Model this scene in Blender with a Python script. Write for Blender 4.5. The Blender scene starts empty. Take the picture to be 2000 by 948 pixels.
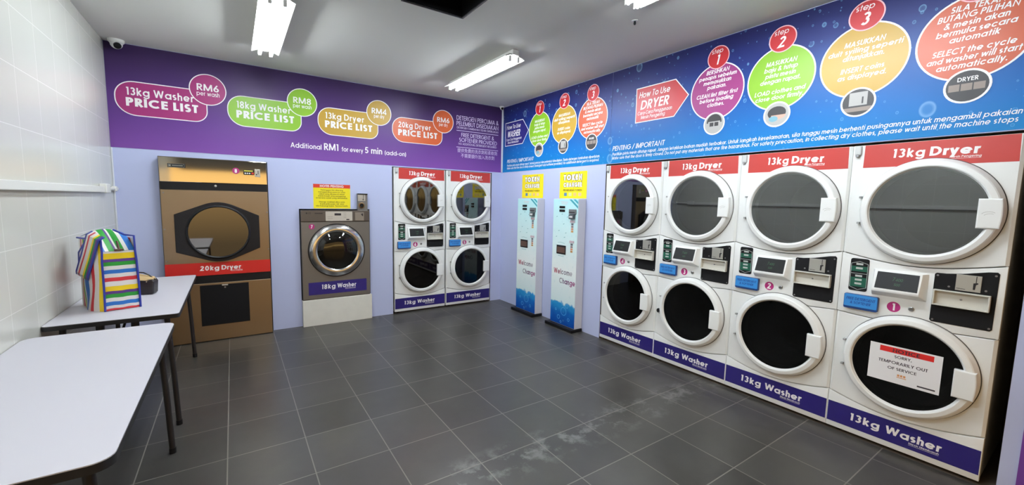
import bpy, bmesh, math, random
from mathutils import Vector, Matrix
PI = math.pi
C = bpy.context.scene.collection
scene = bpy.context.scene

# ---------------------------------------------------------------- camera, world, exposure
cd = bpy.data.cameras.new('camera'); cam = bpy.data.objects.new('camera', cd); C.objects.link(cam)
YAW, PITCH, ROLL, FPX, CAMH = math.radians(34.07494), math.radians(-5.72703), math.radians(1.18463), 806.136, 1.44784
F = Vector((math.sin(YAW) * math.cos(PITCH), math.cos(YAW) * math.cos(PITCH), math.sin(PITCH)))
R0 = Vector((math.cos(YAW), -math.sin(YAW), 0)); U0 = R0.cross(F)
RR = R0 * math.cos(ROLL) + U0 * math.sin(ROLL); UU = RR.cross(F)
M = Matrix((RR, UU, -F)).transposed().to_4x4(); M.translation = (0, 0, CAMH)
cam.matrix_world = M
cd.sensor_width = 36; cd.lens = FPX / 2000 * 36; cd.clip_start = 0.02
scene.camera = cam
scene.view_settings.view_transform = 'Standard'
scene.view_settings.look = 'None'
scene.view_settings.gamma = 1.0
scene.view_settings.use_curve_mapping = False
scene.view_settings.exposure = 0.0

TUBE = 112.0            # radiance of the fluorescent tubes
WARM = 1.8             # warm evening light outside the open shop front
w = bpy.data.worlds.new('world'); scene.world = w; w.use_nodes = True
nt = w.node_tree; nt.nodes.clear()
tc = nt.nodes.new('ShaderNodeTexCoord'); sp = nt.nodes.new('ShaderNodeSeparateXYZ')
rp = nt.nodes.new('ShaderNodeValToRGB'); bg = nt.nodes.new('ShaderNodeBackground'); ou = nt.nodes.new('ShaderNodeOutputWorld')
mr = nt.nodes.new('ShaderNodeMapRange'); mr.inputs[1].default_value = -0.5; mr.inputs[2].default_value = 0.5
nt.links.new(tc.outputs['Generated'], sp.inputs[0]); nt.links.new(sp.outputs[2], mr.inputs[0]); nt.links.new(mr.outputs[0], rp.inputs[0])
nt.links.new(rp.outputs[0], bg.inputs[0]); nt.links.new(bg.outputs[0], ou.inputs[0]); bg.inputs[1].default_value = WARM
cr = rp.color_ramp
cr.elements[0].position = 0.0; cr.elements[0].color = (0.045, 0.035, 0.025, 1)
cr.elements[1].position = 1.0; cr.elements[1].color = (0.42, 0.25, 0.10, 1)
for p_, c_ in ((0.40, (0.15, 0.10, 0.05, 1)), (0.50, (0.46, 0.28, 0.11, 1)), (0.509, (1.35, 0.88, 0.33, 1)), (0.545, (1.3, 0.84, 0.31, 1)), (0.56, (0.6, 0.37, 0.15, 1))):
    e = cr.elements.new(p_); e.color = c_

# ---------------------------------------------------------------- room measures
XL, XR, YB, YF, H, ZB = -0.873, 3.216, 5.047, -1.4, 2.755, 1.851

# ---------------------------------------------------------------- materials
def lin(c):
    return tuple(((v / 255) / 12.92 if v / 255 <= 0.04045 else ((v / 255 + 0.055) / 1.055) ** 2.4) for v in c)
MATS = {}
def mat(name, rgb, rough=0.5, metal=0.0, spec=0.5, emit=0.0, coat=0.0, ior=None, bump=0.0, bscale=300, aniso=None, vary=0.0, vscale=5):
    if name in MATS: return MATS[name]
    m = bpy.data.materials.new(name); m.use_nodes = True
    n = m.node_tree.nodes; b = n['Principled BSDF']; L = m.node_tree.links
    col = lin(rgb) + (1,)
    b.inputs['Base Color'].default_value = col
    b.inputs['Roughness'].default_value = rough; b.inputs['Metallic'].default_value = metal
    b.inputs['Specular IOR Level'].default_value = spec
    b.inputs['Coat Weight'].default_value = coat
    if ior: b.inputs['IOR'].default_value = ior
    if emit:
        b.inputs['Emission Color'].default_value = col; b.inputs['Emission Strength'].default_value = emit
    t = None
    if bump or vary:
        t = n.new('ShaderNodeTexCoord')
    if vary:
        no = n.new('ShaderNodeTexNoise'); no.inputs['Scale'].default_value = vscale; no.inputs['Detail'].default_value = 5
        L.new(t.outputs['Object'], no.inputs['Vector'])
        mx = n.new('ShaderNodeMixRGB'); mx.blend_type = 'MULTIPLY'; mx.inputs[1].default_value = col
        ra = n.new('ShaderNodeMapRange'); ra.inputs[1].default_value = 0.3; ra.inputs[2].default_value = 0.7
        ra.inputs[3].default_value = 1 - vary; ra.inputs[4].default_value = 1.0
        L.new(no.outputs[0], ra.inputs[0]); L.new(ra.outputs[0], mx.inputs[2]); mx.inputs[0].default_value = 1
        L.new(mx.outputs[0], b.inputs['Base Color'])
    if bump:
        no = n.new('ShaderNodeTexNoise'); no.inputs['Scale'].default_value = bscale; no.inputs['Detail'].default_value = 3
        if aniso:
            mp = n.new('ShaderNodeMapping'); mp.inputs['Scale'].default_value = aniso
            L.new(t.outputs['Object'], mp.inputs[0]); L.new(mp.outputs[0], no.inputs['Vector'])
        else: L.new(t.outputs['Object'], no.inputs['Vector'])
        bu = n.new('ShaderNodeBump'); bu.inputs['Strength'].default_value = bump; bu.inputs['Distance'].default_value = 0.002
        L.new(no.outputs[0], bu.inputs['Height']); L.new(bu.outputs[0], b.inputs['Normal'])
    MATS[name] = m
    return m

def tile_mat(name, rgb, grout, axes, size, off, gap, rough, var, stains=False, spec=0.5):
    """square tiles on the two object axes given"""
    m = bpy.data.materials.new(name); m.use_nodes = True
    n = m.node_tree.nodes; L = m.node_tree.links; b = n['Principled BSDF']
    t = n.new('ShaderNodeTexCoord'); s = n.new('ShaderNodeSeparateXYZ'); L.new(t.outputs['Object'], s.inputs[0])
    def ma(op, a, bb=None, c=None):
        q = n.new('ShaderNodeMath'); q.operation = op
        for i, v in enumerate((a, bb, c)):
            if v is None: continue
            if isinstance(v, (int, float)): q.inputs[i].default_value = v
            else: L.new(v, q.inputs[i])
        return q.outputs[0]
    gs, ids = [], []
    for k in (0, 1):
        u = ma('DIVIDE', ma('SUBTRACT', s.outputs[axes[k]], off[k]), size[k])
        f = ma('FRACT', u); ids.append(ma('FLOOR', u))
        d = ma('MINIMUM', f, ma('SUBTRACT', 1.0, f))
        gs.append(ma('LESS_THAN', d, gap / size[k]))
    g = ma('MAXIMUM', gs[0], gs[1])
    cx = n.new('ShaderNodeCombineXYZ'); L.new(ids[0], cx.inputs[0]); L.new(ids[1], cx.inputs[1])
    wn = n.new('ShaderNodeTexWhiteNoise'); L.new(cx.outputs[0], wn.inputs['Vector'])
    no = n.new('ShaderNodeTexNoise'); no.inputs['Scale'].default_value = 3.5; no.inputs['Detail'].default_value = 8; no.inputs['Roughness'].default_value = 0.65
    L.new(t.outputs['Object'], no.inputs['Vector'])
    val = ma('ADD', ma('MULTIPLY', ma('SUBTRACT', wn.outputs[0], 0.5), var), ma('MULTIPLY', ma('SUBTRACT', no.outputs[0], 0.5), var * 2.2))
    val = ma('ADD', val, 1.0)
    mc = n.new('ShaderNodeMixRGB'); mc.blend_type = 'MULTIPLY'; mc.inputs[0].default_value = 1; mc.inputs[1].default_value = lin(rgb) + (1,)
    cc = n.new('ShaderNodeCombineColor'); [L.new(val, cc.inputs[i]) for i in range(3)]; L.new(cc.outputs[0], mc.inputs[2])
    base = mc.outputs[0]
    if stains:   # dried cement smears along one joint
        n2 = n.new('ShaderNodeTexNoise'); n2.inputs['Scale'].default_value = 6.5; n2.inputs['Detail'].default_value = 7; n2.inputs['Roughness'].default_value = 0.7
        L.new(t.outputs['Object'], n2.inputs['Vector'])
        band = ma('SUBTRACT', 1.0, ma('MULTIPLY', ma('ABSOLUTE', ma('SUBTRACT', s.outputs[1], 1.80)), 5.5))
        xr = ma('MULTIPLY', ma('GREATER_THAN', s.outputs[0], 0.9), 1.0)
        st = ma('MULTIPLY', ma('MULTIPLY', ma('MAXIMUM', band, 0.0), xr), ma('MULTIPLY', ma('MAXIMUM', ma('SUBTRACT', n2.outputs[0], 0.50), 0.0), 4.5))
        ms = n.new('ShaderNodeMixRGB'); L.new(ma('MINIMUM', st, 0.40), ms.inputs[0]); L.new(base, ms.inputs[1]); ms.inputs[2].default_value = lin((150, 150, 146)) + (1,)
        base = ms.outputs[0]
    mg = n.new('ShaderNodeMixRGB'); L.new(g, mg.inputs[0]); L.new(base, mg.inputs[1]); mg.inputs[2].default_value = lin(grout) + (1,)
    L.new(mg.outputs[0], b.inputs['Base Color'])
    b.inputs['Roughness'].default_value = rough
    b.inputs['Specular IOR Level'].default_value = spec
    bu = n.new('ShaderNodeBump'); bu.inputs['Strength'].default_value = 0.4; bu.inputs['Distance'].default_value = 0.002
    L.new(ma('SUBTRACT', 1.0, g), bu.inputs['Height']); L.new(bu.outputs[0], b.inputs['Normal'])
    return m

def print_mat(name, stops, z0, z1, rough=0.4, warp=0.0, bubbles=None, wave=None, haxis=None):
    """printed artwork: a vertical colour blend of the print itself, with drops"""
    m = bpy.data.materials.new(name); m.use_nodes = True
    n = m.node_tree.nodes; L = m.node_tree.links; b = n['Principled BSDF']
    t = n.new('ShaderNodeTexCoord'); s = n.new('ShaderNodeSeparateXYZ'); L.new(t.outputs['Object'], s.inputs[0])
    mr = n.new('ShaderNodeMapRange'); mr.inputs[1].default_value = z0; mr.inputs[2].default_value = z1
    src = s.outputs[2]
    if warp:
        no = n.new('ShaderNodeTexNoise'); no.inputs['Scale'].default_value = wave or 1.2; no.inputs['Detail'].default_value = 4
        L.new(t.outputs['Object'], no.inputs['Vector'])
        q = n.new('ShaderNodeMath'); q.operation = 'MULTIPLY_ADD'; L.new(no.outputs[0], q.inputs[0]); q.inputs[1].default_value = warp
        q2 = n.new('ShaderNodeMath'); q2.operation = 'SUBTRACT'; L.new(src, q2.inputs[0]); q2.inputs[1].default_value = warp / 2
        L.new(q2.outputs[0], q.inputs[2]); src = q.outputs[0]
    if haxis:
        q = n.new('ShaderNodeMath'); q.operation = 'MULTIPLY_ADD'; L.new(s.outputs[0], q.inputs[0]); q.inputs[1].default_value = haxis[0]; 
        q3 = n.new('ShaderNodeMath'); q3.operation = 'ADD'; L.new(src, q3.inputs[0]); q3.inputs[1].default_value = haxis[1]
        L.new(q3.outputs[0], q.inputs[2]); src = q.outputs[0]
    L.new(src, mr.inputs[0])
    r = n.new('ShaderNodeValToRGB'); L.new(mr.outputs[0], r.inputs[0])
    e = r.color_ramp.elements
    e[0].position, e[0].color = stops[0][0], lin(stops[0][1]) + (1,)
    e[1].position, e[1].color = stops[-1][0], lin(stops[-1][1]) + (1,)
    for p, c in stops[1:-1]:
        k = e.new(p); k.color = lin(c) + (1,)
    col = r.outputs[0]
    for sc, keep, amt, bc, size in (bubbles or []):
        v = n.new('ShaderNodeTexVoronoi'); v.inputs['Scale'].default_value = sc
        mp = n.new('ShaderNodeMapping'); mp.inputs['Scale'].default_value = (1, 0, 0.8); L.new(t.outputs['Object'], mp.inputs[0]); L.new(mp.outputs[0], v.inputs['Vector'])
        sc_ = n.new('ShaderNodeSeparateColor'); L.new(v.outputs['Color'], sc_.inputs[0])
        rr = n.new('ShaderNodeMapRange'); L.new(sc_.outputs[0], rr.inputs[0]); rr.inputs[1].default_value = keep; rr.inputs[2].default_value = 1; rr.inputs[3].default_value = 0.0001; rr.inputs[4].default_value = size
        dv = n.new('ShaderNodeMath'); dv.operation = 'DIVIDE'; L.new(v.outputs['Distance'], dv.inputs[0]); L.new(rr.outputs[0], dv.inputs[1])
        ring = n.new('ShaderNodeValToRGB'); L.new(dv.outputs[0], ring.inputs[0])
        el = ring.color_ramp.elements; el[0].position = 0.0; el[0].color = (0.12, 0.12, 0.12, 1); el[1].position = 1.0; el[1].color = (0, 0, 0, 1)
        k = el.new(0.6); k.color = (0.25, 0.25, 0.25, 1); k = el.new(0.85); k.color = (1, 1, 1, 1)
        am = n.new('ShaderNodeMath'); am.operation = 'MULTIPLY'; L.new(ring.outputs[0], am.inputs[0]); am.inputs[1].default_value = amt
        mx = n.new('ShaderNodeMixRGB'); L.new(am.outputs[0], mx.inputs[0]); L.new(col, mx.inputs[1]); mx.inputs[2].default_value = lin(bc) + (1,)
        col = mx.outputs[0]
    L.new(col, b.inputs['Base Color']); b.inputs['Roughness'].default_value = rough; b.inputs['Specular IOR Level'].default_value = 0.3
    return m

def glass_mat(name, tint, ior=1.9, rough=0.02):
    m = bpy.data.materials.new(name); m.use_nodes = True
    n = m.node_tree.nodes; L = m.node_tree.links; n.clear()
    o = n.new('ShaderNodeOutputMaterial'); mx = n.new('ShaderNodeMixShader'); fr = n.new('ShaderNodeFresnel'); fr.inputs[0].default_value = ior
    tr = n.new('ShaderNodeBsdfTransparent'); tr.inputs[0].default_value = tint + (1,)
    gl = n.new('ShaderNodeBsdfGlossy'); gl.inputs['Roughness'].default_value = rough; gl.inputs[0].default_value = (0.95, 0.97, 0.97, 1)
    L.new(fr.outputs[0], mx.inputs[0]); L.new(tr.outputs[0], mx.inputs[1]); L.new(gl.outputs[0], mx.inputs[2]); L.new(mx.outputs[0], o.inputs[0])
    return m

WHITE = mat('white_enamel', (234, 236, 234), 0.28)
WHITE2 = mat('white_plastic', (236, 238, 236), 0.35)
INK_W = mat('white_print', (240, 238, 236), 0.5)
INK_D = mat('dark_print', (30, 26, 28), 0.6)
RED = mat('red_vinyl', (184, 54, 48), 0.35)
NAVY = mat('navy_vinyl', (38, 29, 106), 0.35)
BLACK = mat('black_plastic', (20, 20, 22), 0.45, spec=0.25)
BLACKP = mat('black_panel', (17, 17, 19), 0.6, spec=0.2)
DARK = mat('dark_gap', (30, 29, 28), 0.8)
STEEL = mat('coin_steel', (190, 188, 180), 0.35, 0.6)
CHROME = mat('chrome', (200, 198, 194), 0.14, 1.0)
SCREW = mat('screw_metal', (150, 150, 150), 0.35, 0.9)
PINK = mat('magenta_sticker', (168, 40, 112), 0.4)
GREEN_L = mat('green_label', (20, 88, 68), 0.4)
BLUE_L = mat('blue_label', (58, 142, 214), 0.35)
BLUE_D = mat('blue_label_side', (26, 60, 120), 0.35)
NAVYTXT = mat('blue_print', (24, 48, 140), 0.5)
SCREEN = mat('dark_screen', (14, 15, 16), 0.45, spec=0.25)
LEDG = mat('green_led', (34, 90, 50), 0.5, emit=0.15)
YELLOW = mat('yellow_sheet', (238, 222, 24), 0.45)
REDP = mat('red_print', (206, 52, 30), 0.45)
LAV = mat('lavender_paint', (186, 194, 228), 0.6, bump=0.12, bscale=120)
CEIL = mat('ceiling_paint', (226, 226, 219), 0.85, bump=0.08, bscale=60)
DRUM = mat('drum_steel', (120, 120, 120), 0.35, 0.85)
RUBBER = mat('door_gasket', (70, 70, 70), 0.6)
GLASS_D = glass_mat('tinted_dryer_glass', (0.17, 0.18, 0.18), 2.35)
GLASS_W = glass_mat('dark_washer_glass', (0.03, 0.03, 0.032), 1.5)
TUBEM = mat('lit_tube', (240, 248, 255), 0.5, emit=TUBE)
LAMPW = mat('lamp_white', (235, 235, 230), 0.35)

# ---------------------------------------------------------------- lettering: a round geometric stroke alphabet
def arc(cx, cy, rx, ry, a0, a1, n=12):
    return [(cx + rx * math.cos(math.radians(a0 + (a1 - a0) * i / n)), cy + ry * math.sin(math.radians(a0 + (a1 - a0) * i / n))) for i in range(n + 1)]
def glyphs(w, n=12):
    h = w / 2; X = 0.72; r = X / 2 - h; c = X / 2; D = -0.27
    G = {}
    ring = (arc(c, c, r, r, 0, 360, n * 2)[:-1], True)
    V = lambda x, a, b: ([(x, a), (x, b)], False)
    Hh = lambda a, b, y: ([(a, y), (b, y)], False)
    P = lambda *p: (list(p), False)
    G['o'] = (X, [ring]); G['a'] = (X, [ring, V(X - h, 0, X)])
    G['b'] = (X, [ring, V(h, 0, 1)]); G['d'] = (X, [ring, V(X - h, 0, 1)])
    G['p'] = (X, [ring, V(h, D, X)]); G['q'] = (X, [ring, V(X - h, D, X)])
    G['c'] = (X - .06, [(arc(c, c, r, r, 42, 318, n + 6), False)])
    G['e'] = (X, [(arc(c, c, r, r, 0, 322, n + 8), False), Hh(h, X - h, c - .02)])
    G['g'] = (X, [ring, ([(X - h, X), (X - h, -.02)] + arc(c, -.02, r, .25 - h + .02, -8, -160, n), False)])
    G['f'] = (.34, [([(.12 + h, 0), (.12 + h, .80)] + arc(.12 + h + .15, .82, .15, .18 - h, 172, 80, 5), False), Hh(0, .34, X - h)])
    ra = .25 - h + .02
    arch = lambda x0: ([(x0, 0)] + [(x0 + 2 * ra * 0, 0)] , False)
    def archs(x0, ww, top=X): return (arc(x0 + ww / 2, top - h - ww * .45, ww / 2, ww * .45, 180, 0, n) + [(x0 + ww, 0)], False)
    nw = .52 - w
    G['h'] = (.52, [V(h, 0, 1), archs(h, nw)]); G['n'] = (.52, [V(h, 0, X), archs(h, nw)])
    G['m'] = (.86, [V(h, 0, X), archs(h, .43 - h), archs(.43, .43 - h)])
    G['r'] = (.32, [V(h, 0, X), (arc(h + .2, X - h - .2, .2, .2, 180, 75, 6), False)])
    G['u'] = (.52, [V(.52 - h, 0, X), ([(h, X)] + arc(.26, h + nw * .45, nw / 2, nw * .45, 180, 360, n), False)])
    G['i'] = (w + .02, [V(h + .01, 0, X), V(h + .01, .85, .85 + w)]); G['l'] = (w + .02, [V(h + .01, 0, 1)])
    G['j'] = (w + .04, [([(h + .03, X), (h + .03, -.12)] + arc(-.07, -.12, .1 + h, .12, 0, -70, 5), False), V(h + .03, .85, .85 + w)])
    G['k'] = (.50, [V(h, 0, 1), P((.45, X), (w * .7, .34)), P((.19, .40), (.47, 0))])
    G['s'] = (.42, [(arc(.21, X - h - (X / 2 - h) / 2, .21 - h * .9, (X / 2 - h) / 2, 40, 250, n) [:] + arc(.21, h + (X / 2 - h) / 2, .21 - h * .9, (X / 2 - h) / 2, 70, -140, n), False)])
    G['t'] = (.34, [V(.17, 0, .94), Hh(0, .34, X - h)])
    G['v'] = (.54, [P((h * .7, X), (.27, h * .35), (.54 - h * .7, X))])
    G['w'] = (.84, [P((h * .7, X), (.23, h * .4), (.42, X - h * .5), (.61, h * .4), (.84 - h * .7, X))])
    G['x'] = (.5, [P((h, 0), (.5 - h, X)), P((h, X), (.5 - h, 0))])
    G['y'] = (.54, [P((h * .7, X), (.28, .04)), P((.54 - h * .7, X), (.18, D))])
    G['z'] = (.46, [P((0.02, X - h), (.46 - h * 1.4, X - h), (h * 1.4, h), (.46, h))])
    G['A'] = (.78, [P((h * .7, 0), (.39, 1 - h * .4), (.78 - h * .7, 0)), Hh(.16, .62, .30)])
    G['B'] = (.56, [([(h, 1 - h), (.28, 1 - h)] + arc(.28, .76 - h * .5, .2 - h * .3, .24 - h * .5, 90, -90, 8) + [(h, .52)], False), ([(.28, .52)] + arc(.30, .26 + h * .5, .26 - h, .26 - h * .5, 90, -90, 8) + [(h, h)], False), V(h, 0, 1)])
    G['C'] = (.86, [(arc(.5, .5, .5 - h, .5 - h, 48, 312, n + 6), False)])
    G['D'] = (.76, [([(h, h), (.28, h)] + arc(.28, .5, .48 - h, .5 - h, -90, 90, n) + [(h, 1 - h)], False), V(h, 0, 1)])
    G['E'] = (.50, [P((.5, 1 - h), (h, 1 - h), (h, h), (.5, h)), Hh(h, .48, .53)])
    G['F'] = (.46, [P((.46, 1 - h), (h, 1 - h), (h, 0)), Hh(h, .44, .53)])
    G['G'] = (.92, [(arc(.5, .5, .5 - h, .5 - h, 48, 360, n + 8), False), Hh(.52, 1 - w * .6, .5 - h * .3)])
    G['H'] = (.68, [V(h, 0, 1), V(.68 - h, 0, 1), Hh(h, .68 - h, .53)]); G['I'] = (w + .02, [V(h + .01, 0, 1)])
    G['J'] = (.44, [([(.44 - h, 1), (.44 - h, .25)] + arc(.22, .25, .22 - h, .25 - h, 0, -170, 8), False)])
    G['K'] = (.62, [V(h, 0, 1), P((.56, 1), (w * .6, .46)), P((.20, .55), (.59, 0))]); G['L'] = (.44, [P((h, 1), (h, h), (.44, h))])
    G['M'] = (.90, [P((h, 0), (h + .03, 1), (.45, h * .6), (.87 - h, 1), (.90 - h, 0))])
    G['N'] = (.72, [P((h, 0), (h, 1 - h * .7), (.72 - h, h * .7), (.72 - h, 1))])
    G['O'] = (1.0, [(arc(.5, .5, .5 - h, .5 - h, 0, 360, n * 2)[:-1], True)])
    G['P'] = (.54, [([(h, 1 - h), (.28, 1 - h)] + arc(.28, .73 - h * .3, .26 - h, .27 - h * .7, 90, -90, 8) + [(h, .46)], False), V(h, 0, 1)])
    G['Q'] = (1.0, [G['O'][1][0], P((.6, .3), (.94, -.03))])
    G['R'] = (.56, [G['P'][1][0], V(h, 0, 1), P((.24, .46), (.52, 0))])
    G['S'] = (.52, [(arc(.26, .75 - h * .5, .25 - h, .25 - h * .5, 30, 245, n) + arc(.26, .25 + h * .5, .26 - h, .25 - h * .5, 65, -150, n), False)])
    G['T'] = (.50, [V(.25, 0, 1), Hh(0, .5, 1 - h)])
    G['U'] = (.64, [([(h, 1), (h, .32)] + arc(.32, .32, .32 - h, .32 - h, 180, 360, n) + [(.64 - h, 1)], False)])
    G['V'] = (.72, [P((h * .7, 1), (.36, h * .4), (.72 - h * .7, 1))]); G['W'] = (1.08, [P((h * .7, 1), (.29, h * .4), (.54, 1 - h * .4), (.79, h * .4), (1.08 - h * .7, 1))])
    G['X'] = (.66, [P((h, 0), (.66 - h, 1)), P((h, 1), (.66 - h, 0))]); G['Y'] = (.64, [P((h * .7, 1), (.32, .45), (.32, 0)), P((.64 - h * .7, 1), (.32, .45))])
    G['Z'] = (.52, [P((.02, 1 - h), (.52 - h * 1.3, 1 - h), (h * 1.3, h), (.52, h))])
    G['1'] = (.20 + h, [P((.03, 1 - h), (.20, 1 - h), (.20, 0))])
    G['2'] = (.55, [(arc(.27, .72, .27 - h, .28 - h, 170, -40, n) + [(.06, h), (.55, h)], False)])
    G['3'] = (.54, [(arc(.26, .76 - h * .4, .22 - h * .5, .24 - h * .6, 150, -90, n), False), (arc(.26, .27 + h * .3, .28 - h, .27 - h * .6, 90, -150, n), False)])
    G['4'] = (.58, [P((.46, 0), (.46, 1 - h * .5), (.05, .27), (.58, .27))])
    G['5'] = (.55, [([(.50, 1 - h), (.18, 1 - h), (.11, .56)] + arc(.26, .33, .29 - h, .32 - h, 125, -150, n), False)])
    G['6'] = (.56, [(arc(.28, .31, .28 - h, .31 - h, 0, 360, n * 2)[:-1], True), P((.40, 1), (.08, .42))])
    G['7'] = (.52, [P((.02, 1 - h), (.45, 1 - h), (.14, 0))])
    G['8'] = (.56, [(arc(.28, .76 - h * .4, .22 - h * .5, .24 - h * .6, 0, 360, n * 2)[:-1], True), (arc(.28, .27, .28 - h, .27 - h * .6, 0, 360, n * 2)[:-1], True)])
    G['9'] = (.56, [(arc(.28, .69, .28 - h, .31 - h, 0, 360, n * 2)[:-1], True), P((.16, 0), (.48, .58))])
    G['0'] = (.58, [(arc(.29, .5, .29 - h, .5 - h, 0, 360, n * 2)[:-1], True)])
    G['.'] = (w + .04, [V(h + .02, 0, w)]); G[','] = (w + .04, [P((h + .03, w), (h - .01, -.14))]); G[':'] = (w + .04, [V(h + .02, 0, w), V(h + .02, .45, .45 + w)])
    G['-'] = (.34, [Hh(.02, .32, .36)]); G['/'] = (.46, [P((.04, -.08), (.42, 1.04))]); G['+'] = (.56, [Hh(.02, .54, .4), V(.28, .14, .66)])
    G['('] = (.26, [(arc(.42, .4, .36 - h, .66, 125, 235, 8), False)]); G[')'] = (.26, [(arc(-.16, .4, .36 - h, .66, 55, -55, 8), False)])
    G['&'] = (.74, [P((.72, 0), (.20, .68)), (arc(.33, .80, .17 - h * .3, .20 - h, 215, -50, 8), False), P((.44, .66), (.12, .40)), (arc(.27, .24, .27 - h, .24 - h * .8, 140, 300, 8) + [(.62, .40)], False)])
    for ch in 'WVwvMA':      # sharp corners: separate straight strokes keep their full weight
        adv, st = G[ch]; out = []
        for pts, cl in st: out += [([a, b], False) for a, b in zip(pts, pts[1:])]
        G[ch] = (adv, out)
    return G
_GC = {}

class MB:
    def __init__(self): self.bm = bmesh.new(); self.round = False
    def face(self, pts, mi=0):
        f = self.bm.faces.new([self.bm.verts.new(p) for p in pts]); f.material_index = mi; return f
    def box(self, x0, x1, y0, y1, z0, z1, bev=0.0, seg=2, mi=0):
        v = [self.bm.verts.new((x, y, z)) for x in (x0, x1) for y in (y0, y1) for z in (z0, z1)]
        fs = [self.bm.faces.new([v[i] for i in q]) for q in ((0, 1, 3, 2), (4, 6, 7, 5), (0, 4, 5, 1), (2, 3, 7, 6), (0, 2, 6, 4), (1, 5, 7, 3))]
        for f in fs: f.material_index = mi
        if bev:
            bmesh.ops.recalc_face_normals(self.bm, faces=fs)
            r = bmesh.ops.bevel(self.bm, geom=list({e for f in fs for e in f.edges}), offset=bev, segments=seg, profile=0.5, affect='EDGES')
            for f in r['faces']: f.material_index = mi
        return self
    def prism(self, pts, y0, y1, bev=0.0, mi=0, seg=2):
        """polygon in (x,z), front at y0 (nearer the viewer), back at y1"""
        a = [self.bm.verts.new((x, y0, z)) for x, z in pts]; b = [self.bm.verts.new((x, y1, z)) for x, z in pts]
        n = len(pts); fs = [self.bm.faces.new(a), self.bm.faces.new(b[::-1])]
        fs += [self.bm.faces.new([a[i], b[i], b[(i + 1) % n], a[(i + 1) % n]]) for i in range(n)]
        for f in fs: f.material_index = mi
        if bev:
            bmesh.ops.recalc_face_normals(self.bm, faces=fs)
            r = bmesh.ops.bevel(self.bm, geom=list(fs[0].edges), offset=bev, segments=seg, profile=0.5, affect='EDGES', clamp_overlap=True)
            for f in r['faces']: f.material_index = mi
        return self
    def prismx(self, pts, x0, x1, mi=0):
        """polygon in (y,z) swept along x"""
        a = [self.bm.verts.new((x0, y, z)) for y, z in pts]; b = [self.bm.verts.new((x1, y, z)) for y, z in pts]
        n = len(pts); fs = [self.bm.faces.new(a), self.bm.faces.new(b[::-1])]
        fs += [self.bm.faces.new([a[i], b[i], b[(i + 1) % n], a[(i + 1) % n]]) for i in range(n)]
        for f in fs: f.material_index = mi
        return self
    def flat(self, pts, y, mi=0):
        self.face([(x, y, z) for x, z in pts], mi); return self
    def lathe(self, cx, cz, prof, n=64, mi=0):
        """rings about the y axis through (cx,cz); prof = [(r,y)]"""
        rows = []
        for r, y in prof:
            if r < 1e-6: rows.append([self.bm.verts.new((cx, y, cz))])
            else: rows.append([self.bm.verts.new((cx + r * math.cos(2 * PI * i / n), y, cz + r * math.sin(2 * PI * i / n))) for i in range(n)])
        for A, B in zip(rows, rows[1:]):
            for i in range(n):
                j = (i + 1) % n
                q = [A[i % len(A)], A[j % len(A)], B[j % len(B)], B[i % len(B)]]
                u = []
                for k in q:
                    if k not in u: u.append(k)
                if len(u) > 2: self.bm.faces.new(u).material_index = mi
        return self
    def tube(self, pts, r, n=8, mi=0, cap=True, flat=1.0):
        pts = [Vector(p) for p in pts]; rows = []; self.round = True
        rs = r if isinstance(r, (list, tuple)) else [r] * len(pts)
        up = Vector((0, 0, 1)); prev = None
        for i, p in enumerate(pts):
            d = (pts[min(i + 1, len(pts) - 1)] - pts[max(i - 1, 0)]).normalized()
            if prev is None:
                a = d.cross(up if abs(d.z) < 0.95 else Vector((1, 0, 0))).normalized()
            else: a = (prev - d * prev.dot(d)).normalized()
            prev = a; b = d.cross(a)
            rows.append([self.bm.verts.new(p + (a * math.cos(2 * PI * k / n) + b * math.sin(2 * PI * k / n) * flat) * rs[i]) for k in range(n)])
        for A, B in zip(rows, rows[1:]):
            for k in range(n): self.bm.faces.new([A[k], A[(k + 1) % n], B[(k + 1) % n], B[k]]).material_index = mi
        if cap:
            self.bm.faces.new(rows[0][::-1]).material_index = mi; self.bm.faces.new(rows[-1]).material_index = mi
        return self
    def ribbon(self, pts, wd, y, closed=False, mi=0):
        n = len(pts); L, Rr = [], []
        for i in range(n):
            p = Vector(pts[i])
            a = Vector(pts[(i - 1) % n]) if (closed or i > 0) else None
            b = Vector(pts[(i + 1) % n]) if (closed or i < n - 1) else None
            d1 = (p - a).normalized() if a is not None and (p - a).length > 1e-9 else None
            d2 = (b - p).normalized() if b is not None and (b - p).length > 1e-9 else None
            d1 = d1 or d2; d2 = d2 or d1
            if d1 is None: continue
            n1 = Vector((-d1.y, d1.x)); n2 = Vector((-d2.y, d2.x)); m = (n1 + n2)
            if m.length < 1e-6: m = n1
            m.normalize(); k = min(1 / max(m.dot(n1), 0.35), 2.2)
            q = m * (wd / 2 * k)
            L.append(self.bm.verts.new((p.x + q.x, y, p.y + q.y))); Rr.append(self.bm.verts.new((p.x - q.x, y, p.y - q.y)))
        m_ = len(L)
        for i in range(m_ if closed else m_ - 1):
            j = (i + 1) % m_
            self.bm.faces.new([L[i], L[j], Rr[j], Rr[i]]).material_index = mi
        return self
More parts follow.
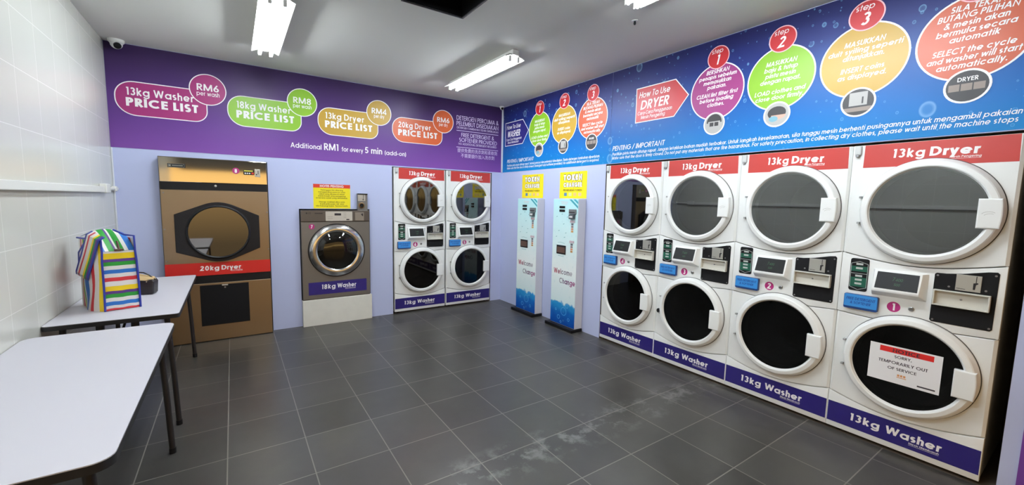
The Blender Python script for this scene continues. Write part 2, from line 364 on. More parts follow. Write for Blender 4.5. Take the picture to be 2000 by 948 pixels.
    def text(self, s, x, z, cap, width=None, align='l', wt=0.13, shear=0.0, y=-0.0012, mi=0, n=8, sb=0.10, grow=0.0, mis=None):
        key = (wt, n)
        if key not in _GC: _GC[key] = glyphs(wt, n)
        G = _GC[key]; adv = 0.0; items = []
        for ch in s:
            if ch == ' ': adv += 0.32; items.append(None); continue
            g = G.get(ch) or G['-']
            items.append((adv, g)); adv += g[0] + sb
        adv -= sb
        if adv <= 0: return self
        kx = cap if width is None else width / adv
        x0 = {'l': x, 'c': x - adv * kx / 2, 'r': x - adv * kx}[align]
        for gi, it in enumerate(items):
            if it is None: continue
            a, g = it; m = mi if mis is None else mis[gi % len(mis)]
            for si, (pts, cl) in enumerate(g[1]):
                # the stroke is drawn in glyph space, then scaled, so stems keep their weight relation
                bm0 = len(self.bm.verts)
                self.ribbon([((a + px) , py) for px, py in pts], wt + grow, y - 0.00012 * si, cl, m)
                self.bm.verts.ensure_lookup_table()
                for v in self.bm.verts[bm0:]:
                    px, py = v.co.x, v.co.z
                    v.co.x = x0 + px * kx + shear * py * cap; v.co.z = z + py * cap
        return self
    def build(self, name, mats, parent=None, smooth=True, loc=None, rz=None, ang=None):
        if ang is None: ang = 62 if self.round else 19
        bm = self.bm
        bmesh.ops.recalc_face_normals(bm, faces=bm.faces)
        me = bpy.data.meshes.new(name); bm.to_mesh(me); bm.free()
        for m in (mats if isinstance(mats, (list, tuple)) else [mats]): me.materials.append(m)
        if smooth:
            for p in me.polygons: p.use_smooth = True
            me.set_sharp_from_angle(angle=math.radians(ang))
        o = bpy.data.objects.new(name, me); C.objects.link(o)
        if parent is not None: o.parent = parent
        if loc: o.location = loc
        if rz is not None: o.rotation_euler.z = rz
        return o

def thing(name, label, cat, loc=(0, 0, 0), rz=0.0, group=None):
    o = bpy.data.objects.new(name, None); C.objects.link(o); o.empty_display_size = 0.05
    o.location = loc; o.rotation_euler = (0, 0, rz); tag(o, label, cat, group); return o
def tag(o, label, cat, group=None):
    o['label'] = label; o['category'] = cat
    if group: o['group'] = group
    return o
def struct(o): o['kind'] = 'structure'; return o
def copy_tree(o, parent=None):
    c = o.copy(); C.objects.link(c); c.parent = parent
    for ch in list(o.children): copy_tree(ch, c)
    return c
def rrect(x0, x1, z0, z1, r, n=6):
    rs = r if isinstance(r, (list, tuple)) else [r] * 4   # corners: tr, tl, bl, br
    P = []
    for (cx, cz, a), q in zip(((x1, z1, 0), (x0, z1, 90), (x0, z0, 180), (x1, z0, 270)), rs):
        sx = -1 if cx == x1 else 1; sz = -1 if cz == z1 else 1
        P += arc(cx + sx * q, cz + sz * q, q, q, a, a + 90, n)
    return P
def circ(cx, cz, r, n=40): return arc(cx, cz, r, r, 0, 360, n)[:-1]
RZ_R = -PI / 2     # things on the right wall: local x runs towards the camera, local -y faces the room

# ================================================================ the room
def wall(name, m, org, rz, s0, s1, z0, z1, holes, depth, mi_inner=0, mats=None):
    """wall face in local (s,z) with recesses; a recess is (s0,s1,z0,z1)"""
    mb = MB()
    ss = sorted({s0, s1} | {h[0] for h in holes} | {h[1] for h in holes}); zs = sorted({z0, z1} | {h[2] for h in holes} | {h[3] for h in holes})
    for a, b in zip(ss, ss[1:]):
        for c, d in zip(zs, zs[1:]):
            if any(h[0] <= a and b <= h[1] and h[2] <= c and d <= h[3] for h in holes): continue
            mb.face([(a, 0, c), (b, 0, c), (b, 0, d), (a, 0, d)])
    for a, b, c, d in holes:
        e = depth
        mb.face([(a, 0, c), (a, e, c), (a, e, d), (a, 0, d)], mi_inner); mb.face([(b, 0, c), (b, 0, d), (b, e, d), (b, e, c)], mi_inner)
        mb.face([(a, 0, d), (a, e, d), (b, e, d), (b, 0, d)], mi_inner); mb.face([(a, e, c), (b, e, c), (b, e, d), (a, e, d)], mi_inner)
        mb.face([(a, 0, c), (b, 0, c), (b, e, c), (a, e, c)], mi_inner)
    return struct(mb.build(name, mats or m, None, False, org, rz))
RECESS = mat('recess_board', (96, 84, 72), 0.8)
FLOOR = tile_mat('floor_tiles', (64, 62, 58), (120, 116, 108), (0, 1), (0.388, 0.3905), (-0.078, 3.035), 0.0028, 0.30, 0.34, True)
o = MB(); o.face([(XL, YF, 0), (XR, YF, 0), (XR, YB, 0), (XL, YB, 0)]); struct(o.build('floor', FLOOR, None, False))
LTILE = tile_mat('wall_tiles', (205, 205, 196), (228, 228, 221), (1, 2), (0.30, 0.297), (3.15, 0.874), 0.0018, 0.22, 0.02, False)
YS = 0.70   # unseen side opening in front of this, added to widen the dryer's golden reflection
o = MB(); o.face([(XL, YS, 0), (XL, YB, 0), (XL, YB, H), (XL, YS, H)]); o.face([(XL, YF, 1.97), (XL, YS, 1.97), (XL, YS, H), (XL, YF, H)]); struct(o.build('wall_left', LTILE, None, False))
HX0, HX1, HY0, HY1 = 0.985, 1.418, 2.36, 2.795
o = MB()
xs, ys = [XL, HX0, HX1, XR], [YF, HY0, HY1, YB]
for i in range(3):
    for j in range(3):
        if i == 1 and j == 1: continue
        o.face([(xs[i], ys[j], H), (xs[i + 1], ys[j], H), (xs[i + 1], ys[j + 1], H), (xs[i], ys[j + 1], H)])
struct(o.build('ceiling', CEIL, None, False))
P0, P1 = 1.645, 2.347
wall('wall_back', None, (0, YB, 0), 0, XL, XR, 0, H, [(1.626, 3.045, 0, 1.838), (0.597, 1.350, 0.296, 1.316), (-0.560, 0.314, 0.0, 1.798)], 0.78, 1, [LAV, RECESS])
MY = [3.036, 2.352, 1.668, 0.984]      # left edges of the four machines of the right row
wall('wall_right', None, (XR, 0, 0), RZ_R, -YB, -YF, 0, H, [(-3.046, -0.243, 0, 1.846)], 0.78, 1, [LAV, RECESS])
FRONTM = mat('front_wall_paint', (150, 148, 142), 0.8)
o = MB(); o.face([(XL, YF, 1.97), (XR, YF, 1.97), (XR, YF, H), (XL, YF, H)]); struct(o.build('wall_front', FRONTM, None, False))
TRIM = mat('corner_trim_white', (214, 218, 226), 0.4)
o = MB().box(XR - 0.02, XR - 0.001, YB - 0.02, YB - 0.001, ZB, H - 0.002, 0.003); struct(o.build('trim_1', TRIM))
o = MB().box(XL + 0.001, XL + 0.012, YB - 0.014, YB - 0.001, 0.001, ZB - 0.002, 0.002); struct(o.build('trim_2', TRIM))

# ================================================================ ceiling lights
def ceiling_light(x, y0, y1, label):
    t = thing('ceiling_light', label, 'light', (x, (y0 + y1) / 2, H), 0, 'fluorescent ceiling lights')
    L = (y1 - y0) / 2
    MB().box(-0.032, 0.032, -L, L, -0.048, -0.001, 0.004).build('housing', LAMPW, t)
    mb = MB()
    prof = [(-0.034, -0.030), (-0.098, -0.060), (-0.102, -0.070), (-0.097, -0.068), (-0.034, -0.040), (-0.030, -0.049), (0.030, -0.049), (0.034, -0.040), (0.097, -0.068), (0.102, -0.070), (0.098, -0.060), (0.034, -0.030)]
    a = [mb.bm.verts.new((px, -L + 0.02, pz)) for px, pz in prof]; b = [mb.bm.verts.new((px, L - 0.02, pz)) for px, pz in prof]
    for i in range(len(prof) - 1): mb.bm.faces.new([a[i], a[i + 1], b[i + 1], b[i]])
    mb.build('reflector', LAMPW, t, ang=20)
    for s in (-1, 1):
        tb = MB().tube([(s * 0.042, -L + 0.045, -0.080), (s * 0.042, L - 0.045, -0.080)], 0.0135, 14).build('tube', TUBEM, t)
        for e in (-1, 1):
            MB().box(s * 0.042 - 0.012, s * 0.042 + 0.012, e * (L - 0.033) - 0.011, e * (L - 0.033) + 0.011, -0.098, -0.05, 0.004).build('lamp_holder', LAMPW, t)
for e_ in ((0.285, 3.10, 4.34, 'twin tube fluorescent light on ceiling above the steel dryer'),
           (2.085, 3.08, 4.34, 'twin tube fluorescent light on ceiling near the back right corner'),
           (2.095, 0.62, 1.865, 'twin tube fluorescent light at top edge of frame, right of the black hatch'),
           (0.285, 0.62, 1.865, 'twin tube fluorescent light beyond the top edge of frame, left of the hatch')):
    ceiling_light(*e_)

# open hatch in the ceiling
t = thing('ceiling_hatch', 'black square open hatch in the ceiling', 'hatch', (HX0, HY0, H))
HB = mat('hatch_black', (18, 18, 20), 0.8, spec=.1); HB2 = mat('hatch_frame_black', (34, 34, 36), 0.5)
mb = MB(); a, b = HX1 - HX0, HY1 - HY0
for q in (((0, 0), (a, 0)), ((a, 0), (a, b)), ((a, b), (0, b)), ((0, b), (0, 0))):
    (p, r), (s, u) = q
    mb.face([(p, r, 0), (s, u, 0), (s, u, 0.35), (p, r, 0.35)])
mb.face([(0, 0, 0.35), (a, 0, 0.35), (a, b, 0.35), (0, b, 0.35)]); mb.build('shaft', HB, t, False)
mb = MB(); g = 0.012
for x0, x1, y0, y1 in ((-g, a + g, -g, 0.0), (-g, a + g, b, b + g), (-g, 0.0, 0, b), (a, a + g, 0, b)):
    mb.box(x0, x1, y0, y1, -0.006, -0.0005)
mb.build('frame', HB2, t, False)
t = thing('sprinkler_head', 'tiny dark sprinkler fitting on ceiling beside blue dryer banner', 'sprinkler', (2.441, 2.096, H))
MB().tube([(0, 0, -0.0005), (0, 0, -0.006)], 0.022, 20).build('escutcheon', LAMPW, t)
MB().tube([(0, 0, -0.006), (0, 0, -0.022), (0, 0, -0.03)], [0.007, 0.009, 0.006], 12).build('nozzle', BLACK, t)

# ================================================================ back wall banner
def banner_panel(name_mat, x0, x1, root):
    return MB().box(x0, x1, -0.003, -0.0005, ZB, H - 0.004).build('banner_sheet', name_mat, root, False)
PURPLE = print_mat('purple_print', ((0.0, (120, 72, 154)), (0.35, (92, 54, 128)), (0.7, (68, 41, 97)), (1.0, (54, 34, 78))), ZB, H, 0.42, 0.18)
bt = thing('price_banner', 'purple price list banner across top of the back wall', 'banner', (0, YB, 0))
banner_panel(PURPLE, XL + 0.002, XR - 0.022, bt)
PILLC = [mat('pill_magenta', (158, 42, 110), 0.4), mat('pill_green', (132, 182, 36), 0.4), mat('pill_gold', (186, 148, 46), 0.4), mat('pill_orange', (206, 92, 44), 0.4)]
YP = -0.0040
for i, (x0, a, rm, per, wd) in enumerate(((-0.820, '13kg Washer', 'RM6', 'per wash', .475), (-0.005, '18kg Washer', 'RM8', 'per wash', .475), (0.811, '13kg Dryer', 'RM4', 'per dry', .415), (1.634, '20kg Dryer', 'RM6', 'per dry', .415))):
    x1 = x0 + 0.65
    mb = MB(); mb.flat(rrect(x0, x1, 2.143, 2.437, [0.10, 0.13, 0.14, 0.10], 10), YP)
    pb = mb.build('price_badge', PILLC[i], bt, False); pb['label'] = ['magenta price badge', 'lime green price badge', 'gold price badge', 'orange price badge'][i]
    MB().ribbon(rrect(x0, x1, 2.143, 2.437, [0.10, 0.13, 0.14, 0.10], 10), 0.008, YP - 0.0004, True).build('outline', INK_W, pb, False)
    mb = MB(); mb.text(a, x0 + 0.075, 2.318, 0.068, wd, 'l', 0.165, 0, YP - 0.0006, sb=.14); mb.text('PRICE LIST', x0 + 0.07, 2.222, 0.074, 0.512, 'l', 0.225, 0, YP - 0.0006)
    mb.build('lettering', INK_W, pb, False)
    cx = x0 + 0.665
    pc = MB().flat(circ(cx, 2.452, 0.142), YP - 0.0012).build('price_circle', PILLC[i], bt, False)
    MB().ribbon(circ(cx, 2.452, 0.142), 0.008, YP - 0.0016, True).build('outline', INK_W, pc, False)
    mb = MB(); mb.text(rm, cx, 2.440, 0.062, 0.172, 'c', 0.16, 0, YP - 0.0018); mb.text(per, cx, 2.393, 0.042, 0.178 if i < 2 else 0.12, 'c', 0.13, 0, YP - 0.0018)
    mb.build('lettering', INK_W, pc, False)
mb = MB()
for s, xa, xb, cp, wt in (('Additional', .536, .840, .054, .15), ('RM1', .865, 1.015, .074, .16), ('for every', 1.05, 1.285, .052, .15), ('5 min', 1.306, 1.508, .072, .16), ('(add-on)', 1.535, 1.805, .052, .15)):
    mb.text(s, xa, 1.972, cp, xb - xa, 'l', wt, 0, YP)
mb.build('lettering', INK_W, bt, False)
mb = MB()
for s, xa, xb, z, cp in (('DETERGEN PERCUMA &', 2.49, 3.14, 2.502, .058), ('PELEMBUT DISEDIAKAN', 2.49, 3.14, 2.432, .056), ('DETERGEN TAMBAHAN TIDAK DIPERLUKAN', 2.495, 3.14, 2.392, .026),
                         ('FREE DETERGENT &', 2.56, 3.07, 2.288, .052), ('SOFTENER PROVIDED', 2.53, 3.12, 2.222, .052), ('NO ADDITIONAL DETERGENT REQUIRED', 2.52, 3.115, 2.182, .027)):
    mb.text(s, xa, z, cp, xb - xa, 'l', .13, 0, YP)
for z in (2.366, 2.150): mb.ribbon([(2.49, z), (3.14, z)], 0.007, YP)
mb.build('lettering', mat('lilac_print', (214, 200, 232), 0.5), bt, False)
try:      # two Chinese lines set with Blender's own built-in lettering
    for s, xa, xb, z, sz in (('提供免費的洗衣劑和柔軟劑', 2.505, 3.125, 2.082, .055), ('不需要額外加入洗衣劑', 2.557, 3.08, 2.015, .055)):
        cu = bpy.data.curves.new('t', 'FONT'); cu.body = s; cu.size = 1; cu.resolution_u = 2; ob = bpy.data.objects.new('t', cu); C.objects.link(ob)
        bpy.context.view_layer.update()
        me = bpy.data.meshes.new_from_object(ob.evaluated_get(bpy.context.evaluated_depsgraph_get()))
        xsv = [v.co.x for v in me.vertices]; ysv = [v.co.y for v in me.vertices]
        bpy.data.objects.remove(ob)
        if not xsv: continue
        kx = (xb - xa) / (max(xsv) - min(xsv)); ky = sz / (max(ysv) - min(ysv)); mx_, my_ = min(xsv), min(ysv)
        for v in me.vertices: v.co = (xa + (v.co.x - mx_) * kx, YP, z + (v.co.y - my_) * ky)
        me.materials.append(MATS['lilac_print'])
        ob = bpy.data.objects.new('lettering', me); C.objects.link(ob); ob.parent = bt
except Exception as ex:
    print('cjk', ex)

# ================================================================ right wall banners
BUB = [(6.0, .62, .34, (176, 222, 250), .26), (15, .60, .40, (150, 210, 250), .30), (34, .62, .42, (140, 206, 250), .32)]
BLUEP = ((0.0, (3, 126, 192)), (0.22, (8, 106, 180)), (0.5, (18, 74, 148)), (0.75, (26, 42, 110)), (1.0, (24, 26, 82)))
BLUE1 = print_mat('blue_washer_print', BLUEP, ZB, H, 0.42, 0.25, BUB, 1.1)
BLUE2 = print_mat('blue_dryer_print', BLUEP, ZB, H, 0.42, 0.25, BUB, 1.1)
def photo_inset(par, s, z, kind, r=0.083):
    GRY = mat('print_grey', (176, 174, 170), 0.5); DG = mat('print_dark', (52, 50, 52), 0.5); BR = mat('print_brown', (146, 132, 122), 0.5); TE = mat('print_teal', (120, 170, 186), 0.5); SK = mat('print_skin', (206, 168, 148), 0.5)
    base = {'drum': GRY, 'coin': DG, 'panel': DG, 'lint': GRY}[kind]
    p = MB().flat(circ(s, z, r, 32), -0.0052).build('picture_circle', base, par, False)
    MB().ribbon(circ(s, z, r, 32), 0.010, -0.0056, True).build('outline', INK_W, p, False)
    mb = MB()
    if kind == 'drum':
        mb.flat(arc(s, z + .01, .06, .045, 0, 360, 20)[:-1], -0.0053, 1); mb.flat(arc(s + .012, z - .005, .048, .03, 180, 360, 12), -0.0054, 3); mb.flat(arc(s - .02, z - .03, .03, .02, 0, 360, 12)[:-1], -0.00545, 2)
    elif kind == 'coin':
        mb.flat([(s - .045, z - .02), (s + .045, z - .02), (s + .045, z + .06), (s - .045, z + .06)], -0.0053, 0); mb.flat([(s - .066, z - .055), (s + .066, z - .055), (s + .078, z - .03), (s - .078, z - .03)], -0.0053, 4); mb.flat([(s + .018, z - .01), (s + .026, z - .01), (s + .026, z + .03), (s + .018, z + .03)], -0.0054, 1)
    elif kind == 'panel':
        for k in range(3): mb.flat([(s - .068 + k * .046, z - .022), (s - .027 + k * .046, z - .022), (s - .027 + k * .046, z + .014), (s - .068 + k * .046, z + .014)], -0.0053, 4)
    else:
        mb.flat(arc(s, z + .012, .062, .062, -5, 185, 16), -0.0053, 1); mb.flat([(s - .045, z - .03), (s + .045, z - .03), (s + .05, z + .018), (s - .05, z + .018)], -0.0054, 0)
        mb.flat([(s - .036, z - .02), (s - .004, z - .02), (s - .004, z + .01), (s - .036, z + .01)], -0.00545, 1); mb.flat([(s + .004, z - .02), (s + .036, z - .02), (s + .036, z + .01), (s + .004, z + .01)], -0.00545, 1)
    mb.build('picture', [GRY, DG, TE, SK, BR], p, False)
    if kind == 'panel': MB().text('DRYER' if s > -2.9 else 'WASHER', s, z + .026, .022, .075, 'c', .16, 0, -0.0054).build('lettering', INK_W, p, False)
def steps_banner(label, s0, s1, m, arrow, arrowm, title, sub, circles, imp):
    bt = thing('steps_banner', label, 'banner', (XR, 0, 0), RZ_R)
    banner_panel(m, s0, s1, bt)
    a = arrow; pts = [(a, 2.212), (a + .415, 2.212), (a + .545, 2.370), (a + .415, 2.524), (a, 2.524)]
    ar = MB().flat(pts, YP).build('arrow_sign', arrowm, bt, False)
    MB().ribbon(pts, .008, YP - .0004, True).build('outline', INK_W, ar, False)
    mb = MB(); mb.text('How To Use', a + .03, 2.432, .056, .33, 'l', .14, .18, YP - .0006); mb.text(title, a + .05, 2.325, .082, .30, 'l', .17, .18, YP - .0006)
    mb.text('Cara-Cara Penggunaan', a + .02, 2.278, .032, .37, 'l', .13, .18, YP - .0006, n=5); mb.text(sub, a + .06, 2.238, .032, .26, 'l', .12, .18, YP - .0006, n=5)
    mb.build('lettering', INK_W, ar, False)
    for i, (c, cm, la, lb, kind, tw) in enumerate(circles):
        p = MB().flat(circ(c, 2.345, .215, 56), YP).build('step_circle', cm, bt, False)
        MB().ribbon(circ(c, 2.345, .215, 56), .009, YP - .0004, True).build('outline', INK_W, p, False)
        mb = MB(); lines = la + [None] + lb; nl = len(lines); z = 2.345 + (.158 if nl > 7 else .108)
        for ln in lines:
            if ln is None: z -= .022 if nl > 7 else .034; continue
            tw = .335 if nl > 7 else tw
            mb.text(ln, c, z - .015, .031, None if len(ln) * .0195 < tw else tw, 'c', .165, .22, YP - .0006, n=5); z -= .0388 if nl > 7 else .0405
        mb.build('lettering', INK_W, p, False)
        q = MB().flat(circ(c, 2.607, .085, 36), -0.0052).build('step_badge', mat('step_red', (190, 34, 40), .4), bt, False)
        MB().ribbon(circ(c, 2.607, .085, 36), .007, -0.0056, True).build('outline', mat('pale_pink_print', (244, 190, 196), .5), q, False)
        mb = MB(); mb.text('step', c - .012, 2.640, .036, None, 'c', .12, .2, -0.0056); mb.text(str(i + 1), c - .008, 2.553, .072, None, 'c', .17, .2, -0.0056); mb.build('lettering', INK_W, q, False)
        photo_inset(bt, c, 2.097, kind)
    mb = MB(); mb.text('PENTING / IMPORTANT', imp[0], 1.974, .046, imp[1], 'l', .14, .2, YP)
    mb.text(imp[3], imp[0], 1.926, .029, imp[2] - imp[0], 'l', .14, .2, YP, n=4); mb.text(imp[4], imp[0], 1.888, .029, imp[2] - .01 - imp[0], 'l', .14, .2, YP, n=4)
    mb.build('lettering', INK_W, bt, False)
MAG = mat('step_magenta', (152, 50, 118), .4); ORG = mat('step_orange', (194, 82, 42), .4)
lo = (['MASUKKAN', 'baju & tutup', 'pintu mesin', 'dengan rapat.'], ['LOAD clothes and', 'close door firmly.'])
co = (['MASUKKAN', 'duit syiling seperti', 'ditunjukkan.'], ['INSERT coins', 'as displayed.'])
se = (['SILA TEKAN', 'BUTANG PILIHAN', '& mesin akan', 'bermula secara', 'automatik'], ['SELECT the cycle', 'and washer will start', 'automatically.'])
cl = (['BERSIHKAN', 'penapis sebelum', 'memasukkan', 'pakaian.'], ['CLEAN lint filter first', 'before loading', 'clothes.'])
steps_banner('blue banner with navy arrow and washer steps, nearest the room corner', -YB + .022, -3.002, BLUE1, -4.965, mat('arrow_navy', (40, 36, 116), .4), 'WASHER', 'Mesin Membasuh',
    [(-4.19, PILLC[1]) + lo + ('drum', .36), (-3.728, PILLC[2]) + co + ('coin', .36), (-3.27, ORG) + se + ('panel', .37)],
    (-4.912, .61, -3.14, 'Pastikan pintu mesin ditutup rapat. Serbuk pencuci dan pelembut disediakan. Tiada detergen tambahan diperlukan.', 'Make sure that the door is firmly closed. Detergent and softener provided. No additional detergent is required.'))
steps_banner('blue banner with red arrow and dryer steps above the right row of machines', -2.998, 1.3, BLUE2, -2.692, mat('arrow_red', (190, 46, 52), .4), 'DRYER', 'Mesin Pengering',
    [(-1.905, MAG) + cl + ('lint', .37), (-1.445, PILLC[1]) + lo + ('drum', .36), (-0.985, PILLC[2]) + co + ('coin', .36), (-0.528, ORG) + se + ('panel', .37)],
    (-2.967, .607, -.33, 'Pastikan pintu mesin ditutup rapat. Jangan letakkan bahan mudah terbakar. Untuk langkah keselamatan, sila tunggu mesin berhenti pusingannya untuk mengambil pakaian', 'Make sure that the door is firmly closed. Do not put any materials that are fire hazardous. For safety precaution, in collecting dry clothes, please wait until the machine stops'))

# ================================================================ stacked washer dryers
MW = 0.682
def panel_with_hole(mb, outline, cx, cz, r, y0, y1, n=96, edge=0.004):
    """a front panel: outline polygon (x,z) star shaped about the door centre, round door opening of radius r"""
    angs = sorted({round(2 * PI * i / n, 6) for i in range(n)} | {round(math.atan2(z - cz, x - cx) % (2 * PI), 6) for x, z in outline})
    def hit(a):
        dx, dz = math.cos(a), math.sin(a); best = None
        for (xa, za), (xb, zb) in zip(outline, outline[1:] + outline[:1]):
            ex, ez = xb - xa, zb - za; den = dx * ez - dz * ex
            if abs(den) < 1e-12: continue
            t = ((xa - cx) * ez - (za - cz) * ex) / den; u = ((xa - cx) * dz - (za - cz) * dx) / den
            if t > 0 and -1e-6 <= u <= 1 + 1e-6 and (best is None or t < best): best = t
        return cx + dx * best, cz + dz * best
    lo_, hi_ = min(p[0] for p in outline), max(p[0] for p in outline)
    bm = mb.bm; O = [hit(a) for a in angs]; I = [(cx + r * math.cos(a), cz + r * math.sin(a)) for a in angs]
    e = 0.004
    def inset(i):
        (xa, za), (xb, zb) = O[i - 1], O[(i + 1) % len(O)]; x, z = O[i]
        if x < lo_ + 1e-4: return x + edge, z
        if x > hi_ - 1e-4: return x - edge, z
        d = Vector((cx - x, cz - z)).normalized(); return min(max(x + d.x * e, lo_ + edge), hi_ - edge), z + d.y * e
    fo = [bm.verts.new((*inset(i)[:1], y0, inset(i)[1])) for i in range(len(O))]; mo = [bm.verts.new((x, y0 + (edge * .8 if (x < lo_ + 1e-4 or x > hi_ - 1e-4) else e * .8), z)) for x, z in O]; bo = [bm.verts.new((x, y1, z)) for x, z in O]
    fi = [bm.verts.new((x, y0, z)) for x, z in I]; bi = [bm.verts.new((x, y1, z)) for x, z in I]
    N = len(O)
    for i in range(N):
        j = (i + 1) % N
        for A, B in ((fi, fo), (fo, mo), (mo, bo), (bi, fi)): bm.faces.new([A[i], A[j], B[j], B[i]])
def curve(x0, x1, f, n=14): return [(x0 + (x1 - x0) * i / n, f(x0 + (x1 - x0) * i / n)) for i in range(n + 1)]
SEAM1 = lambda x: 1.172 - 0.050 * math.sin(PI * x / MW)              # under the dryer panel
SEAM2 = lambda x: 0.792 - 0.016 * math.sin(PI * x / MW)              # over the washer panel
SEAM3 = lambda x: 0.264 - 0.058 * math.sin(PI * x / MW)              # under the washer panel
def door(t, name, cx, cz, glassm, drum_depth, handle_z):
    d = MB().lathe(cx, cz, [(0.292, -0.0005), (0.292, -0.018), (0.289, -0.026), (0.279, -0.044), (0.274, -0.048), (0.253, -0.052), (0.247, -0.049), (0.241, -0.036), (0.232, -0.030), (0.232, -0.010), (0.292, -0.0005)], 96).build(name, WHITE2, t, ang=18)
    MB().lathe(cx, cz, [(0.2398, -0.036), (0.0, -0.0362)], 72).build('glass', glassm, d, ang=80)
    MB().lathe(cx, cz, [(0.2957, -0.0008), (0.2957, -0.003), (0.291, -0.003), (0.291, -0.0008)], 96).build('seal', RUBBER, d)
    x0, x1 = cx + 0.198, cx + 0.284
    h = MB().prism([(x0, handle_z - .076), (x1 - .004, handle_z - .076), (x1, handle_z - .04), (x1 + .002, handle_z), (x1, handle_z + .04), (x1 - .004, handle_z + .076), (x0, handle_z + .076)], -0.060, -0.020, 0.006).build('handle', WHITE2, d)
    if name == 'dryer_door':
        mb = MB(); mb.ribbon(arc(cx + .240, handle_z - .006, .026, .016, 165, 40, 8), .0018, -.0606); mb.ribbon(arc(cx + .244, handle_z - .014, .022, .014, 160, 60, 8), .0018, -.0606); mb.build('swirl_mark', mat('mark_grey', (184, 184, 180), .5), h, False)
    for k in (-1, 1):
        MB().box(cx - .300, cx - .286, -0.024, -0.004, cz + k * .018 - .006 + (0.06 if k > 0 else -0.06), cz + k * .018 + .006 + (0.06 if k > 0 else -0.06), 0.002).build('hinge', mat('hinge_grey', (150, 150, 148), .5), d)
    MB().lathe(cx, cz, [(0.236, 0.0), (0.236, 0.05), (0.228, 0.07), (0.228, drum_depth), (0.10, drum_depth + .015), (0.0, drum_depth + .015)], 64).build('drum', DRUM, t, ang=40)
    return d
def stacked_machine(num, label, loc, rz, group):
    t = thing('stacked_washer_dryer', label, 'washing machine', loc, rz, group)
    W = MW
    mb = MB()      # cabinet: side, top, back sheets behind the front panels
    mb.box(0.004, 0.010, 0.012, 0.72, 0.02, 1.826); mb.box(W - 0.010, W - 0.004, 0.012, 0.72, 0.02, 1.826); mb.box(0.010, W - 0.010, 0.012, 0.72, 1.818, 1.826); mb.box(0.010, W - 0.010, 0.712, 0.72, 0.02, 1.818)
    mb.box(0.010, W - 0.010, 0.012, 0.30, 0.80, 1.10)
    mb.build('cabinet', WHITE, t, False)
    for x in (0.06, W - 0.06):
        MB().tube([(x, 0.05, 0.0), (x, 0.05, 0.03)], 0.018, 12).build('foot', BLACK, t)
    g = 0.0025; cxd, czd, cxw, czw = 0.360, 1.437, 0.352, 0.540
    mb = MB(); panel_with_hole(mb, [(W, 1.830), (0, 1.830)] + curve(0, W, lambda x: SEAM1(x) + g), cxd, czd, 0.234, 0.0, 0.05, edge=0.013); mb.build('dryer_panel', WHITE, t, ang=30)
    mb = MB(); panel_with_hole(mb, curve(W, 0, lambda x: SEAM2(x) - g) + curve(0, W, lambda x: SEAM3(x) + g), cxw, czw, 0.234, 0.0, 0.05, edge=0.013); mb.build('washer_panel', WHITE, t, ang=30)
    MB().prism(curve(W, 0, lambda x: SEAM1(x) - g) + curve(0, W, lambda x: SEAM2(x) + g), 0.0, 0.03, 0.003).build('control_panel', WHITE, t, ang=30)
    MB().prism(curve(W, 0, lambda x: SEAM3(x) - g) + [(0, 0.022), (W, 0.022)], 0.0, 0.03, 0.003).build('kick_panel', WHITE, t, ang=30)
    door(t, 'dryer_door', cxd, czd, GLASS_D, 0.55, 1.434)
    door(t, 'washer_door', cxw, czw, GLASS_W, 0.5, 0.530)
    # banners with wording
    b = MB().flat([(0.058, 1.694), (0.668, 1.694), (0.664, 1.8285), (0.060, 1.8285)], -0.0006).build('dryer_name_strip', RED, t, False)
    mb = MB(); mb.text('13kg', .190, 1.745, .050, .135, 'l', .19, .06, -0.0011, n=12, sb=.17); mb.text('Dryer', .345, 1.745, .050, .185, 'l', .215, .06, -0.0011, n=12)
    mb.text('Mesin Pengering', .425, 1.7285, .0115, .115, 'l', .14, .1, -0.0011, n=4); mb.ribbon([(.425, 1.7235), (.540, 1.7235)], .0014, -0.0011)
    mb.build('lettering', INK_W, b, False)
    b = MB().flat([(0.004, 0.056), (W - 0.004, 0.056), (W - 0.004, 0.190), (0.004, 0.190)], -0.0006).build('washer_name_strip', NAVY, t, False)
    mb = MB(); mb.text('13kg', .122, .104, .048, .145, 'l', .20, .06, -0.0011, n=12, sb=.17); mb.text('Washer', .296, .104, .048, .236, 'l', .20, .06, -0.0011, n=12)
    mb.text('Mesin Membasuh', .402, .0865, .0115, .125, 'l', .14, .1, -0.0011, n=4); mb.ribbon([(.402, .0815), (.527, .0815)], .0014, -0.0011)
    mb.build('lettering', INK_W, b, False)
    # corner bracket with lock
    b = MB().prism(rrect(0.012, 0.046, 1.772, 1.8285, 0.006, 3), -0.014, 0.0, 0.006).build('corner_bracket', mat('bracket_grey', (196, 198, 196), .35), t)
    MB().lathe(0.029, 1.768, [(0.010, -0.002), (0.010, -0.016), (0.007, -0.018), (0.0, -0.018)], 20).build('lock', SCREW, b)
    # selector label
    b = MB().prism(rrect(0.047, 0.139, 0.936, 1.138, 0.012, 4), -0.003, 0.0, 0.001).build('selector_label', BLACK, t)
    mb = MB(); mb.flat([(.052, 1.058), (.134, 1.058), (.134, 1.090), (.052, 1.090)], -0.0034); mb.flat([(.052, .962), (.134, .962), (.134, 1.020), (.052, 1.020)], -0.0034); mb.build('green_band', GREEN_L, b, False)
    mb = MB()
    for zz in (1.098, 1.072, 1.024, 1.000, .976): mb.flat([(.076, zz), (.110, zz), (.110, zz + .012), (.076, zz + .012)], -0.0039)
    hexa = [(.052, 1.106), (.093, 1.120), (.134, 1.106), (.134, .960), (.093, .944), (.052, .960)]; mb.ribbon(hexa, .0025, -0.0039, True); mb.ribbon([(.052, 1.045), (.134, 1.045)], .0025, -0.0039)
    mb.build('marking', mat('grey_print', (186, 190, 186), .5), b, False)
    # display in its sloping hood
    b = MB()
